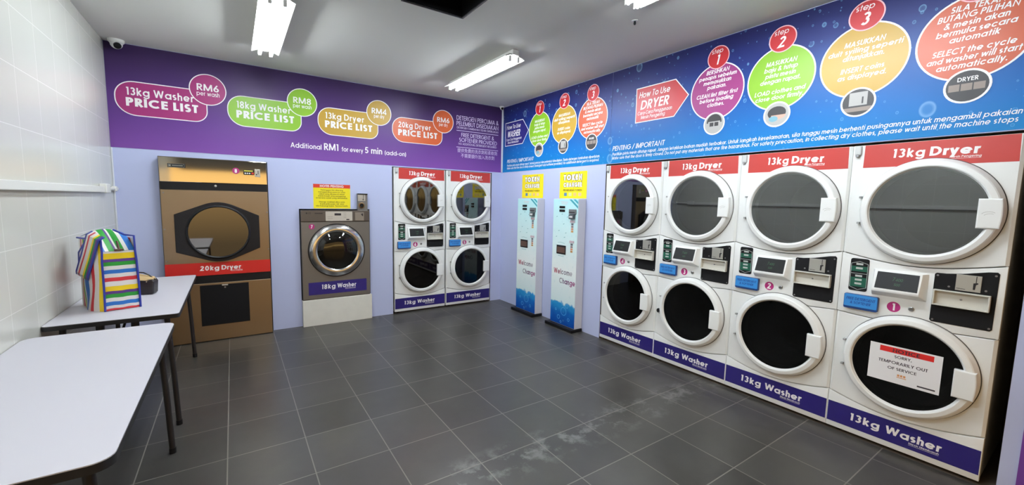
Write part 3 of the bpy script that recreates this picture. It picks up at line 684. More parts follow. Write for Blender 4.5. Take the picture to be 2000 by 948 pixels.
    q = [(0.0, 1.090), (-0.012, 1.086), (-0.052, 0.972), (-0.050, 0.960), (0.0, 0.930)]
    xa, xb = 0.168, 0.392
    bm = b.bm; A = [bm.verts.new((xa + (0.004 if y < -.001 else -.006), y, z)) for y, z in q]; B = [bm.verts.new((xb - (0.012 if y < -.001 else -.012), y, z)) for y, z in q]
    bm.faces.new(A); bm.faces.new(B[::-1])
    for i in range(len(q)): bm.faces.new([A[i], A[(i + 1) % len(q)], B[(i + 1) % len(q)], B[i]])
    fs = [e for e in bm.edges if not all(abs(v.co.y) < 1e-6 for v in e.verts)]
    bmesh.ops.bevel(bm, geom=fs, offset=.004, segments=2, profile=.5, affect='EDGES')
    b = b.build('display_hood', WHITE2, t)
    sl = lambda z, o: -0.012 - (1.086 - z) / .114 * .040 - o
    scr = MB(); scr.face([(.184, sl(.980, .0012), .980), (.372, sl(.980, .0012), .980), (.370, sl(1.076, .0012), 1.076), (.186, sl(1.076, .0012), 1.076)]); scr = scr.build('screen', SCREEN, b, False)
    mb = MB(); mb.text('7', .258, 1.03, .020, None, 'l', .08, .1, 0); mb.text('400', .272, 1.03, .016, None, 'l', .09, .1, 0); mb.text('500', .268, 1.003, .014, None, 'l', .09, .1, 0)
    for v in mb.bm.verts: v.co.y = sl(v.co.z, .0018)
    mb.build('readout', LEDG, scr, False)
    # blue detergent box
    b = MB().prism(rrect(0.036, 0.203, 0.824, 0.916, 0.008, 4), -0.024, 0.0, 0.003).build('detergent_sign', BLUE_D, t)
    f = MB().flat(rrect(0.039, 0.200, 0.838, 0.914, 0.006, 3), -0.0246).build('sign_face', BLUE_L, b, False)
    mb = MB(); mb.text('FREE DETERGENT', .1195, .880, .017, .140, 'c', .15, .12, -.025, n=5); mb.text('& SOFTENER', .1195, .856, .016, .10, 'c', .15, .12, -.025, n=5); mb.build('lettering', NAVYTXT, f, False)
    # number sticker, key lock
    s = MB().flat(circ(.270, .873, .033, 32), -0.0006).build('number_sticker', PINK, t, False)
    MB().ribbon(circ(.270, .873, .032, 32), .003, -.0011, True).build('outline', INK_W, s, False); MB().text(num, .270, .852, .042, None, 'c', .2, 0, -.0011).build('lettering', INK_W, s, False)
    MB().lathe(.347, .877, [(.013, -.0005), (.013, -.005), (.009, -.008), (.004, -.008), (.003, -.004), (0, -.004)], 24).build('key_lock', SCREW, t)
    # coin panel
    cp = MB().prism([(.424, .838), (.432, .829), (.648, .829), (.656, .838), (.658, 1.128), (.650, 1.137), (.620, 1.134), (.53, 1.112), (.47, 1.104), (.432, 1.103), (.425, 1.096)], -0.003, 0.0, 0.001).build('coin_panel', BLACKP, t)
    mb = MB()
    for x, z in ((.436, .842), (.645, .842), (.437, 1.090), (.646, 1.118), (.484, 1.035), (.618, 1.035)): mb.lathe(x, z, [(.005, -.003), (.005, -.0045), (0, -.005)], 10)
    mb.build('screws', SCREW, cp)
    ms = MB().prism([(.508, 1.022), (.600, 1.022), (.600, 1.108), (.508, 1.108)], -.006, -.003, .001).build('coin_slot_plate', STEEL, cp)
    mb = MB(); mb.flat([(.580, 1.070), (.583, 1.070), (.583, 1.106), (.580, 1.106)], -.0066); mb.flat([(.572, 1.034), (.580, 1.034), (.582, 1.060), (.590, 1.066), (.588, 1.072), (.572, 1.068)], -.0066); mb.flat([(.512, 1.032), (.545, 1.030), (.545, 1.0325), (.512, 1.0345)], -.0066); mb.build('coin_slot', INK_D, ms, False)
    TRAY = mat('tray_plastic', (206, 204, 194), .4)
    mb = MB(); x0, x1, z0, z1, k = .430, .640, .928, 1.014, .007
    mb.box(x0, x1, -.030, -.003, z0, z0 + k, .002); mb.box(x0, x1, -.030, -.003, z1 - k, z1, .002); mb.box(x0, x0 + k, -.030, -.003, z0 + k, z1 - k, .0015); mb.box(x1 - k, x1, -.030, -.003, z0 + k, z1 - k, .0015)
    mb.flat([(x0 + k, z0 + k), (x1 - k, z0 + k), (x1 - k, z1 - k), (x0 + k, z1 - k)], -.0038)
    tr = mb.build('coin_tray', TRAY, cp)
    MB().lathe((x0 + x1) / 2, .972, [(.005, -.004), (.005, -.006), (0, -.0065)], 12).build('tray_screw', SCREW, tr)
    return t
M4 = stacked_machine('4', 'white stacked washer dryer numbered 4, at far end beside the token changer', (XR - .006, MY[0], 0), RZ_R, 'right wall row of stacked washer dryers')
specs = [('3', 'white stacked washer dryer numbered 3, second from the token changers', (XR - .006, MY[1], 0), RZ_R, 'right wall row of stacked washer dryers'),
         ('2', 'white stacked washer dryer numbered 2, just left of the out of service machine', (XR - .006, MY[2], 0), RZ_R, 'right wall row of stacked washer dryers'),
         ('1', 'white stacked washer dryer numbered 1, nearest, with a notice on its door', (XR - .006, MY[3], 0), RZ_R, 'right wall row of stacked washer dryers'),
         ('6', 'white stacked washer dryer numbered 6, left one of the back wall pair', (P0, YB - .012, 0), 0, 'back wall pair of stacked washer dryers'),
         ('5', 'white stacked washer dryer numbered 5, right one of pair, nearest room corner', (P1, YB - .012, 0), 0, 'back wall pair of stacked washer dryers')]
for num, lab, loc, rz, grp in specs:
    c = copy_tree(M4); c.location = loc; c.rotation_euler.z = rz; c['label'] = lab; c['group'] = grp
    for ch in c.children:
        if ch.name.startswith('number_sticker'):
            for l in list(ch.children):
                if not l.name.startswith('lettering'): continue
                mb = MB(); mb.text(num, .270, .852, .042, None, 'c', .2, 0, -.0011)
                bmesh.ops.recalc_face_normals(mb.bm, faces=mb.bm.faces)
                me = bpy.data.meshes.new('lettering'); mb.bm.to_mesh(me); mb.bm.free(); me.materials.append(INK_W); l.data = me

    if num == '3':
        MB().prism(circ(.042, .478, .021, 20), -.016, 0, .005).build('hinge_cover', BLACK, c)

# paper notice on machine 1
t = thing('paper_notice', 'white out of service paper notice on the round door of machine 1', 'notice', (XR - .006, MY[3], 0), RZ_R)
y = -.0390
MB().box(.194, .504, y, y + .0015, .433, .651).build('sheet', mat('white_paper', (236, 236, 238), .6), t, False)
MB().flat([(.240, .610), (.470, .610), (.470, .642), (.240, .642)], y - .0004).build('heading_bar', mat('notice_red', (214, 36, 32), .5), t, False)
mb = MB(); mb.text('NOTICE', .355, .615, .021, .115, 'c', .2, 0, y - .0009); mb.text('SORRY,', .345, .582, .0165, .075, 'c', .16, 0, y - .0006); mb.text('TEMPORARILY OUT', .345, .545, .0175, .212, 'c', .16, 0, y - .0006); mb.text('OF SERVICE', .345, .511, .0165, .125, 'c', .16, 0, y - .0006)
mb.ribbon([(.415, .452), (.488, .452)], .008, y - .0006)
mb.build('lettering', mat('notice_ink', (52, 44, 52), .6), t, False)
mb = MB()
for k in range(3): mb.flat([(.328 + k * .013, .478), (.338 + k * .013, .478), (.338 + k * .013, .490), (.328 + k * .013, .490)], y - .0006)
mb.flat([(.326, .470), (.368, .470), (.368, .474), (.326, .474)], y - .0006); mb.build('emblem', mat('notice_orange', (214, 150, 96), .6), t, False)

# ================================================================ 20 kg steel dryer
DY = 4.965
t = thing('tumble_dryer', 'warm-tinted stainless steel 20kg tumble dryer behind the far table', 'dryer', (0, DY, 0))
SS = mat('brushed_steel', (160, 141, 116), 0.38, 1.0, bump=0.05, bscale=30, aniso=(1, 1, 40))  # bronze cast of the warm shop-front light is mixed into the steel colour
SSH = mat('polished_steel', (176, 168, 154), 0.06, 1.0)
x0, x1 = -.548, .302
MB().box(x0, x1, .004, .68, .004, 1.788).build('cabinet', mat('dryer_cabinet', (120, 112, 100), .4, .8), t, False)
MB().prism([(x0, 1.562), (x1, 1.562), (x1, 1.790), (x0, 1.790)], -.010, .004, .004).build('header_panel', SSH, t)
MB().box(x0 + .002, x1 - .002, -.002, .004, 1.492, 1.561).build('band', BLACK, t)
MB().lathe(-.132, 1.535, [(.011, -.002), (.011, -.008), (.006, -.012), (0, -.012)], 20).build('lock', STEEL, t)
mb = MB(); panel_with_hole(mb, [(x1, 1.490), (x0, 1.490), (x0, .664), (x1, .664)], -.120, 1.090, .248, -.008, .004); fp = mb.build('front_panel', SS, t, ang=30)
mb = MB()
for x, z in ((x0 + .022, 1.46), (x0 + .016, 1.12), (x0 + .016, .82), (x1 - .012, 1.28), (x1 - .012, .9)): mb.lathe(x, z, [(.007, -.008), (.006, -.011), (0, -.012)], 10)
mb.build('screws', SCREW, fp)
b = MB().box(x0, x1, -.0095, -.008, .664, .790).build('name_strip', mat('dryer_red', (196, 38, 34), .35), t, False)
mb = MB(); mb.text('20kg', -.286, .712, .046, .150, 'l', .19, .05, -.0100, n=12, sb=.17); mb.text('Dryer', -.117, .712, .046, .160, 'l', .19, .05, -.0100, n=12); mb.text('Mesin Pengering', -.04, .698, .011, .095, 'l', .14, .1, -.0100, n=4); mb.ribbon([(-.04, .694), (.055, .694)], .0014, -.0100)
mb.build('lettering', INK_W, b, False)
MB().box(x0 + .002, x1 - .002, -.004, .004, .586, .662).build('band', BLACK, t)
lp = MB().prism([(x0, .006), (x1, .006), (x1, .584), (x0, .584)], -.008, .004, .003).build('lower_panel', SS, t)
b = MB().prism([(-.296, .162), (.104, .162), (.104, .566), (-.296, .566)], -.014, -.008, .002).build('lint_door', BLACKP, t)
MB().box(-.120, -.070, -.022, -.014, .552, .566, .002).build('latch', STEEL, b)
MB().lathe(-.095, .535, [(.008, -.014), (.008, -.017), (0, -.018)], 14).build('key_lock', SCREW, b)
# door: long six sided black frame swelling round the glass
cx, cz, R = -.120, 1.088, .290
L_, R_ = -.458, .217
def tang(px, pz, sgn):      # tangent point from a corner on to the round
    dx, dz = px - cx, pz - cz; d = math.hypot(dx, dz); a = math.atan2(dz, dx); b_ = math.acos(R / d); return math.degrees(a + sgn * b_)
tl, trr, br_, bl_ = (L_, cz + .172), (R_, cz + .160), (R_, cz - .168), (L_, cz - .185)
out = [bl_, tl] + arc(cx, cz, R, R, tang(*tl, -1), tang(*trr, 1), 16) + [trr, br_]
a0, a1 = tang(*br_, -1), tang(*bl_, 1)
while a1 > a0: a1 -= 360
out += arc(cx, cz, R, R, a0, a1, 16)
mb = MB(); panel_with_hole(mb, out, cx, cz, .254, -.034, -.008, 96); d = mb.build('door', mat('dryer_door_black', (26, 25, 27), .42, spec=.25), t, ang=30)
MB().lathe(cx, cz, [(.262, -.034), (.260, -.044), (.250, -.048), (.243, -.044), (.240, -.030), (.250, -.020)], 72).build('bezel', BLACK, d)
MB().lathe(cx, cz, [(.244, -.032), (.0, -.033)], 72).build('glass', glass_mat('dryer_glass', (.10, .09, .08), 3.2, .03), d)
MB().lathe(cx, cz, [(.246, .005), (.246, .02), (.24, .55), (0, .56)], 48).build('drum', DRUM, t, ang=40)
# header fittings
b = MB().box(-.484, -.354, -.0130, -.010, 1.694, 1.730, .001).build('name_plate', BLACK, t)
mb = MB(); mb.ribbon(rrect(-.478, -.362, 1.698, 1.726, .002, 2), .002, -.0135, True); mb.flat([(-.474, 1.705), (-.460, 1.705), (-.460, 1.719), (-.474, 1.719)], -.0135); mb.ribbon([(-.452, 1.712), (-.372, 1.712)], .006, -.0135); mb.build('marking', mat('plate_print', (150, 148, 140), .5), b, False)
s = MB().flat(circ(.038, 1.690, .030, 28), -.0106).build('number_sticker', PINK, t, False)
MB().text('8', .038, 1.672, .036, None, 'c', .2, 0, -.0112).build('lettering', INK_W, s, False)
b = MB().prism(rrect(.100, .192, 1.655, 1.706, .008, 3), -.014, -.010, .001).build('control_display', BLACK, t)
mb = MB(); mb.flat([(.106, 1.688), (.180, 1.688), (.180, 1.700), (.106, 1.700)], -.0146, 0)
for k in range(3): mb.lathe(.116 + k * .018, 1.670, [(.007, -.0142), (.006, -.017), (0, -.0172)], 12, 1)
mb.flat([(.168, 1.662), (.188, 1.662), (.188, 1.680), (.168, 1.680)], -.0146, 2); mb.build('button', [mat('yellow_screen', (206, 200, 70), .4), INK_W, REDP], b, False)
b = MB().prism([(.196, 1.640), (.243, 1.636), (.243, 1.712), (.196, 1.716)], -.018, -.010, .002).build('coin_plate', STEEL, t)
mb = MB(); mb.flat([(.222, 1.665), (.228, 1.665), (.228, 1.702), (.222, 1.702)], -.0186); mb.flat([(.205, 1.655), (.216, 1.655), (.216, 1.668), (.205, 1.668)], -.0186); mb.build('coin_slot', INK_D, b, False)

# ================================================================ 18 kg washer on its plinth
t = thing('washer_plinth', 'white cement plinth under the grey 18kg washer', 'plinth', (0, 4.990, 0))
MB().box(.600, 1.352, 0, .054, -.0, .296, .004).build('plinth_block', mat('plinth_cement', (226, 224, 214), .8, bump=.5, bscale=25, vary=.06, vscale=9), t)
t = thing('washing_machine', 'dark grey 18kg washing machine on a white plinth', 'washing machine', (0, 5.000, .2965))
GREY = mat('graphite_steel', (122, 119, 114), .38, .6); GREY2 = mat('graphite_trim', (98, 93, 88), .36, .7)
z = lambda v: v - .2965
X0, X1 = .606, 1.334
MB().box(X0, X1, .010, .66, 0.0, z(1.300)).build('cabinet', GREY2, t, False)
mb = MB(); CX, CZ = .972, z(.848)
panel_with_hole(mb, [(X1, z(1.172)), (X0, z(1.172)), (X0, .010), (X1, .010)], CX, CZ, .225, 0, .010); mb.build('front_panel', GREY, t, ang=30)
cpn = MB().prism([(X0, z(1.177)), (X1, z(1.177)), (X1, z(1.302)), (X0, z(1.302))], -.004, .010, .004).build('control_panel', GREY2, t)
b = MB().prism(rrect(.856, 1.142, z(1.183), z(1.290), .004, 2), -.007, -.004, .001).build('control_display', mat('silver_panel', (196, 192, 182), .35, .3), t)
mb = MB(); mb.flat([(.949, z(1.245)), (1.019, z(1.245)), (1.019, z(1.270)), (.949, z(1.270))], -.0076); mb.flat([(1.075, z(1.192)), (1.108, z(1.192)), (1.108, z(1.204)), (1.075, z(1.204))], -.0076)
for k in range(4): mb.ribbon([(1.045, z(1.275 - k * .018)), (1.075, z(1.275 - k * .018))], .002, -.0076)
for k in range(2): mb.ribbon([(.875, z(1.23 - k * .02)), (.93, z(1.23 - k * .02))], .002, -.0076)
mb.build('readout', INK_D, b, False)
b = MB().prism([(1.172, z(1.188)), (1.272, z(1.183)), (1.272, z(1.282)), (1.172, z(1.282))], -.007, -.004, .001).build('coin_panel', mat('coin_panel_steel', (150, 146, 138), .35, .7), t)
MB().flat([(1.236, z(1.262)), (1.262, z(1.270)), (1.262, z(1.236)), (1.252, z(1.240))], -.0076).build('coin_opening', INK_D, b, False)
mb = MB(); mb.text('LG', .682, z(1.262), .017, None, 'l', .16, 0, -.0048); mb.lathe(.664, z(1.270), [(.009, -.0048), (0, -.005)], 16); mb.ribbon([(.745, z(1.268)), (.825, z(1.268))], .008, -.0048); mb.build('lettering', INK_D, cpn, False)
d = MB().lathe(CX, CZ, [(.296, -.001), (.296, -.010), (.290, -.020), (.278, -.030), (.260, -.037), (.240, -.040), (.224, -.038), (.214, -.032), (.212, -.015), (.225, -.002)], 96).build('door', mat('door_chrome', (212, 211, 210), .16, 1.0, bump=.03, bscale=40), t, ang=30)
MB().lathe(CX, CZ, [(.306, -.0006), (.306, -.004), (.296, -.004), (.296, -.0006)], 96).build('seal', BLACK, d)
MB().lathe(CX, CZ, [(.213, -.028), (.19, -.046), (.15, -.060), (.08, -.069), (0, -.072)], 64).build('glass', glass_mat('bulged_glass', (.22, .21, .20), 1.6, .01), d, ang=80)
MB().lathe(CX, CZ, [(.222, .012), (.215, .10), (.20, .45), (0, .46)], 48).build('drum', DRUM, t, ang=40)
s = MB().flat(circ(.712, z(1.122), .030, 28), -.0006).build('number_sticker', PINK, t, False)
MB().text('7', .712, z(1.104), .036, None, 'c', .2, 0, -.0012).build('lettering', INK_W, s, False)
b = MB().flat([(.664, z(.352)), (1.292, z(.352)), (1.292, z(.494)), (.664, z(.494))], -.0006).build('name_strip', NAVY, t, False)
mb = MB(); mb.text('18kg', .797, z(.412), .052, .145, 'l', .19, .05, -.0011, n=12, sb=.17); mb.text('Washer', .965, z(.412), .052, .205, 'l', .19, .05, -.0011, n=12); mb.text('Mesin Membasuh', 1.05, z(.396), .011, .115, 'l', .14, .1, -.0011, n=4); mb.ribbon([(1.05, z(.391)), (1.165, z(.391))], .0014, -.0011)
mb.build('lettering', INK_W, b, False)
# coin meter on top
cm = MB().box(1.205, 1.318, .004, .046, z(1.3025), z(1.500), .003).build('coin_meter', mat('coin_meter_grey', (122, 120, 118), .4, .6), t)
b = MB().box(1.209, 1.293, .001, .004, z(1.412), z(1.486)).build('coin_plate', STEEL, cm, False)
mb = MB(); mb.flat([(1.268, z(1.43)), (1.273, z(1.43)), (1.273, z(1.484)), (1.268, z(1.484))], .0004); mb.flat([(1.262, z(1.422)), (1.273, z(1.422)), (1.273, z(1.438)), (1.262, z(1.438))], .0003); mb.build('coin_slot', INK_D, b, False)
b = MB().lathe(1.250, z(1.362), [(.034, .004), (.034, -.004), (.024, -.006), (.022, 0), (0, 0)], 32).build('lock_ring', mat('brass_ring', (150, 120, 84), .3, .9), cm)
MB().lathe(1.250, z(1.362), [(.022, -.001), (.012, -.002), (.010, -.006), (0, -.006)], 24).build('lock', BLACK, b)
MB().box(1.205, 1.318, -.002, .004, z(1.487), z(1.500)).build('hood', BLACK, cm, False)

# yellow notice behind the washer
t = thing('wall_notice', 'yellow notice with red heading on wall above the grey washer', 'notice', (0, YB, 0))
MB().box(.744, 1.134, -.002, -.0005, 1.322, 1.594).build('sheet', YELLOW, t, False)
MB().flat([(.744, 1.553), (1.134, 1.553), (1.134, 1.594), (.744, 1.594)], -.0025).build('heading_bar', REDP, t, False)
MB().text('NOTIS PENTING', .937, 1.5605, .026, .250, 'c', .2, 0, -.0030).build('heading', INK_W, t, False)
mb = MB()
for k, (s, wd) in enumerate((('Pelanggan kini dilarang', .235), ('menggunakan pencuci atau', .285), ('sabun yang dibawa di dalam', .27), ('mesin basuh atau pengering', .29), ('ini kerana sudah yang disediakan.', .335), (None, 0), ('Harap maklum jika ada', .27), ('kekeliruan di sini', .25), ('sila hubungi kami. Terima kasih.', .34))):
    if s: mb.text(s, .937, 1.522 - k * .0222, .0155, wd, 'c', .15, 0, -.0026, n=4)
mb.build('lettering', mat('olive_print', (88, 78, 10), .6), t, False)

# ================================================================ token changers and their signs
TOK = print_mat('token_print', ((0.0, (8, 60, 150)), (0.10, (10, 96, 180)), (0.175, (44, 150, 206)), (0.19, (216, 236, 238)), (0.45, (236, 243, 241)), (0.70, (212, 238, 238)), (1.0, (184, 232, 236))), 0.03, 1.487, .3, .14,
                [(16, .55, .45, (196, 226, 232), .32), (30, .6, .4, (160, 206, 214), .34)], 14)
def token_changer(y_left, label):
    t = thing('token_changer', label, 'token machine', (XR - .002, y_left, 0), RZ_R, 'token changers on the right wall')
    Wt = .420; f = -.112
    CAB = mat('token_cabinet', (214, 216, 222), .35)
    MB().box(0, Wt, f, -.001, .034, 1.486, .004).build('cabinet', CAB, t)
    fp = MB().box(.003, Wt - .003, f - .003, f, .040, 1.482).build('front_panel', TOK, t, False)
    MB().box(-.045, Wt + .010, f - .050, -.002, .0, .034, .004).build('base_plate', BLACK, t)
    y = f - .0035
    mb = MB(); mb.flat([(.27, 1.481), (.31, 1.481), (.416, 1.405), (.416, 1.380)], y); mb.flat([(.335, 1.481), (.375, 1.481), (.416, 1.452), (.416, 1.428)], y); mb.build('stripe', mat('teal_print', (60, 158, 172), .4), fp, False)
    mb = MB(); mb.ribbon([(.13, 1.452), (.25, 1.446)], .005, y); mb.ribbon([(.14, 1.432), (.24, 1.428)], .004, y); mb.build('heading_mark', mat('pink_print', (226, 190, 196), .5), fp, False)
    for zz in (1.392, 1.352):
        MB().box(.112, .205, y - .004, y, zz - .013, zz + .013, .001).build('led_display', SCREEN, t)
    b = MB().prism(rrect(.285, .395, 1.318, 1.372, .008, 3), y - .018, y, .004).build('coin_entry', mat('entry_grey', (132, 136, 138), .35, .5), t)
    MB().box(.295, .385, y - .0186, y - .018, 1.332, 1.342).build('slot', INK_D, b, False)
    b = MB().prism([(.300, 1.265), (.375, 1.265), (.378, 1.312), (.298, 1.312)], y - .030, y, .004).build('note_mouth', mat('entry_dark', (74, 80, 84), .4), t)
    MB().box(.312, .362, y - .031, y - .030, 1.280, 1.300).build('slot', mat('mouth_white', (214, 216, 214), .4), b, False)
    for zb in (1.235, 1.010):
        b = MB().prism(rrect(.300, .372, zb - .012, zb + .014, .005, 3), y - .006, y, .001).build('value_label', mat('pale_label', (196, 178, 186), .5), t)
        for k, cc in enumerate(((96, 98, 108), (140, 120, 120), (206, 140, 110), (198, 150, 90))):
            MB().box(.318, .352, y - .002, y, zb - .04 - k * .026, zb - .020 - k * .026).build('coin_icon', mat('icon_%d' % k, cc, .5), t, False)
    w_ = MB().box(.082, .240, y - .004, y, .856, .958, .002).build('dispensing_window', BLACK, t)
    MB().box(.094, .228, y - .0046, y - .004, .872, .938).build('window_inside', mat('brown_inside', (96, 70, 58), .5), w_, False)
    mb = MB(); mb.ribbon([(.10, .985), (.15, .992), (.22, .982)], .004, y); mb.ribbon([(.11, .835), (.21, .832)], .004, y)
    for px, pz in ((.06, 1.28), (.18, 1.20), (.10, 1.12), (.22, 1.10), (.06, 1.05), (.15, 1.31), (.24, 1.28), (.20, 1.05)): mb.ribbon([(px, pz), (px + .022, pz + .006)], .007, y)
    mb.build('printed_speck', mat('speck_teal', (120, 176, 178), .5), fp, False)
    wc = [mat('w0', (160, 36, 66), .5), mat('w1', (140, 70, 92), .5), mat('w2', (120, 112, 124), .5), mat('w3', (168, 164, 172), .5)]
    MB().text('Welcome', .045, .625, .062, .315, 'l', .17, 0, y, mis=[0, 1, 1, 2, 2, 2, 3]).build('lettering', wc, fp, False)
    cc = [mat('c0', (132, 132, 142), .5), mat('c1', (104, 84, 116), .5), mat('c2', (92, 40, 88), .5), mat('c3', (150, 60, 120), .5)]
    MB().text('Change', .145, .520, .062, .265, 'l', .17, 0, y, mis=[0, 1, 2, 2, 3, 3]).build('lettering', cc, fp, False)
    mb = MB()
    for px, pz, r in ((.235, .20, .045), (.15, .12, .022), (.29, .27, .02), (.10, .20, .012), (.32, .12, .016), (.19, .07, .012)): mb.ribbon(circ(px, pz, r, 24), .006, y, True)
    mb.build('printed_bubble', mat('bubble_print', (96, 170, 224), .4), fp, False)
    return t
token_changer(4.462, 'left token changer with Welcome Change print, nearest room corner')
token_changer(3.734, 'right token changer with Welcome Change print, beside machine 4')
def token_sign(yl, label):
    t = thing('token_sign', label, 'sign', (XR, yl, 0), RZ_R, 'yellow token changer signs')
    MB().box(0, .450, -.003, -.0005, 1.494, 1.795).build('sheet', mat('sign_yellow', (246, 224, 28), .45), t, False)
    for s, zz, cp, wd in (('TOKEN', 1.700, .064, .305), ('CHANGER', 1.622, .052, .305)):
        MB().text(s, .222, zz, cp, wd, 'c', .30, 0, -.0036, grow=.17, sb=.18).build('lettering_outline', INK_D, t, False)
        MB().text(s, .222, zz, cp, wd, 'c', .30, 0, -.0044, sb=.18).build('lettering', INK_W, t, False)
    MB().text('PENUKARAN TOKEN', .222, 1.575, .022, .31, 'c', .2, 0, -.0036).build('lettering', mat('brown_print', (90, 70, 20), .5), t, False)
    for k, cc in enumerate(((84, 130, 176), (206, 214, 150), (226, 186, 120), (232, 188, 140))):
        xk = .080 + k * .080
        MB().flat([(xk, 1.520), (xk + .05, 1.520), (xk + .05, 1.558), (xk, 1.558)], -.0036).build('coin_picture', mat('note_%d' % k, cc, .5), t, False)
token_sign(4.534, 'yellow token changer sign above left token changer, nearer room corner')
token_sign(3.767, 'yellow token changer sign above right token changer, beside machine 4')

# ================================================================ tables
TOP = mat('table_laminate', (203, 201, 208), .42); EDGE = mat('table_edge_black', (22, 21, 22), .5); LEG = mat('leg_black', (28, 24, 23), .45)
def table(y0, y1, label, rad):
    t = thing('folding_table', label, 'table', (-.583, (y0 + y1) / 2, 0), 0, 'white folding tables along the left wall')
    hx, hy = .288, (y1 - y0) / 2
    pl = lambda z0, z1, e: None
    def slab(z0, z1, e):
        mb = MB(); pts = rrect(-hx + e, hx - e, -hy + e, hy - e, rad, 6)
        a = [mb.bm.verts.new((x, y, z0)) for x, y in pts]; b = [mb.bm.verts.new((x, y, z1)) for x, y in pts]; n = len(pts)
        mb.bm.faces.new(a); mb.bm.faces.new(b)
        for i in range(n): mb.bm.faces.new([a[i], a[(i + 1) % n], b[(i + 1) % n], b[i]])
        return mb
    slab(.7285, .7315, .0015).build('tabletop', TOP, t, ang=30)
    slab(.704, .7285, 0).build('edge_band', EDGE, t, ang=30)
    for s in (-1, 1): MB().box(s * .20 - .012, s * .20 + .012, -hy + .10, hy - .10, .680, .704).build('rail', LEG, t, False)
    for e in (-1, 1):
        ye = e * (hy - .07)
        for s in (-1, 1):
            MB().tube([(s * .222, ye, .70), (s * .238, ye, .36), (s * .250, ye, .012)], .0145, 12).build('leg', LEG, t)
            MB().tube([(s * .250, ye, 0), (s * .250, ye, .03)], .0165, 12).build('foot_cap', BLACK, t)
        MB().tube([(-.228, ye, .585), (.228, ye, .585)], .009, 8).build('crossbar', LEG, t)
        for s in (-1, 1):
            MB().tube([(s * .075, ye - e * .01, .70), (s * .075, ye, .585)], .019, 10).build('stay', LEG, t)
        MB().tube([(0, ye, .585), (0, ye - e * .34, .695)], .007, 8).build('folding_brace', LEG, t)
table(3.148, 4.610, 'far white folding table carrying the striped bag, before the steel dryer', .022)
table(1.464, 2.938, 'nearest white folding table with empty top, bottom left of frame', .050)

# ================================================================ striped bag
ST = {'w': mat('bag_white', (222, 218, 214), .45), 'y': mat('bag_yellow', (236, 202, 22), .45), 'p': mat('bag_purple', (86, 44, 124), .45), 'g': mat('bag_green', (28, 142, 46), .45), 'b': mat('bag_blue', (30, 108, 190), .45), 'r': mat('bag_red', (198, 44, 54), .45), 'n': mat('bag_navy', (38, 52, 150), .45)}
KEYS = list(ST); BM = [ST[k] for k in KEYS]
t = thing('striped_bag', 'tall rainbow striped shopping bag standing on the far table', 'bag', (-.663, 3.390, .7318), math.radians(20))
bw, bl, bh = .160, .300, .363
random.seed(4)
# end panel facing the camera: horizontal stripes
end = 'r' * 2 + 'w' * 3 + 'b' * 4 + 'w' * 4 + 'g' * 4 + 'p' * 3 + 'y' * 5 + 'w' * 5 + 'r' * 4 + 'w' * 4 + 'b' * 4 + 'w' * 4 + 'g' * 4 + 'p' * 3 + 'y' * 6 + 'w' * 2
mb = MB(); N = len(end); nx = 8
def ev(i, k):
    u = i / nx; v = k / N
    return (u * bw * (1 - .06 * v) + .004 * v * bw, -.010 * math.sin(PI * u) * (0.6 + .4 * math.sin(5 * v)) + .006 * v, v * bh + .004 * abs(math.sin(7 * u)) * (1 - v))
V = [[mb.bm.verts.new(ev(i, k)) for i in range(nx + 1)] for k in range(N + 1)]
for k in range(N):
    for i in range(nx): mb.bm.faces.new([V[k][i], V[k][i + 1], V[k + 1][i + 1], V[k + 1][i]]).material_index = KEYS.index(end[k])
mb.build('end_panel', BM, t)
# back end
mb = MB(); mb.face([(0, bl, 0), (bw, bl, 0), (bw * .95, bl - .01, bh + .07), (bw * .05, bl - .01, bh + .07)], KEYS.index('w')); mb.build('back_panel', BM, t, False)
# long sides: vertical stripes that sag and wave
side = 'y' * 3 + 'w' * 4 + 'r' * 3 + 'w' * 4 + 'b' * 6 + 'w' * 2 + 'g' * 3 + 'y' * 2 + 'w' * 3 + 'r' * 3 + 'w' * 3
def side_panel(sg, name):
    mb = MB(); N = len(side); nz = 14; rows = []
    for k in range(N + 1):
        row = []
        for j in range(nz + 1):
            a = k / N; v = j / nz
            wav = .016 * math.sin(v * 6.0 + a * 5) * v * (1 - a) 
            bulge = (.034 if sg < 0 else .018) * math.sin(PI * min(a * 1.15, 1) ** .8) * (1 - .55 * v) + .006 * math.sin(9 * v + 7 * a)* math.sin(PI * a)
            x = (0 if sg < 0 else bw) + sg * bulge * (1.0) + (-sg) * .006 * v
            yy = min(max(a * bl + wav * math.sin(PI * a), 0), bl)
            row.append(mb.bm.verts.new((x, yy, v * (bh + .075))))
        rows.append(row)
    for k in range(N):
        for j in range(nz): mb.bm.faces.new([rows[k][j], rows[k + 1][j], rows[k + 1][j + 1], rows[k][j + 1]]).material_index = KEYS.index(side[k])
    return mb.build(name, BM, t)
side_panel(-1, 'side_panel'); side_panel(1, 'side_panel')
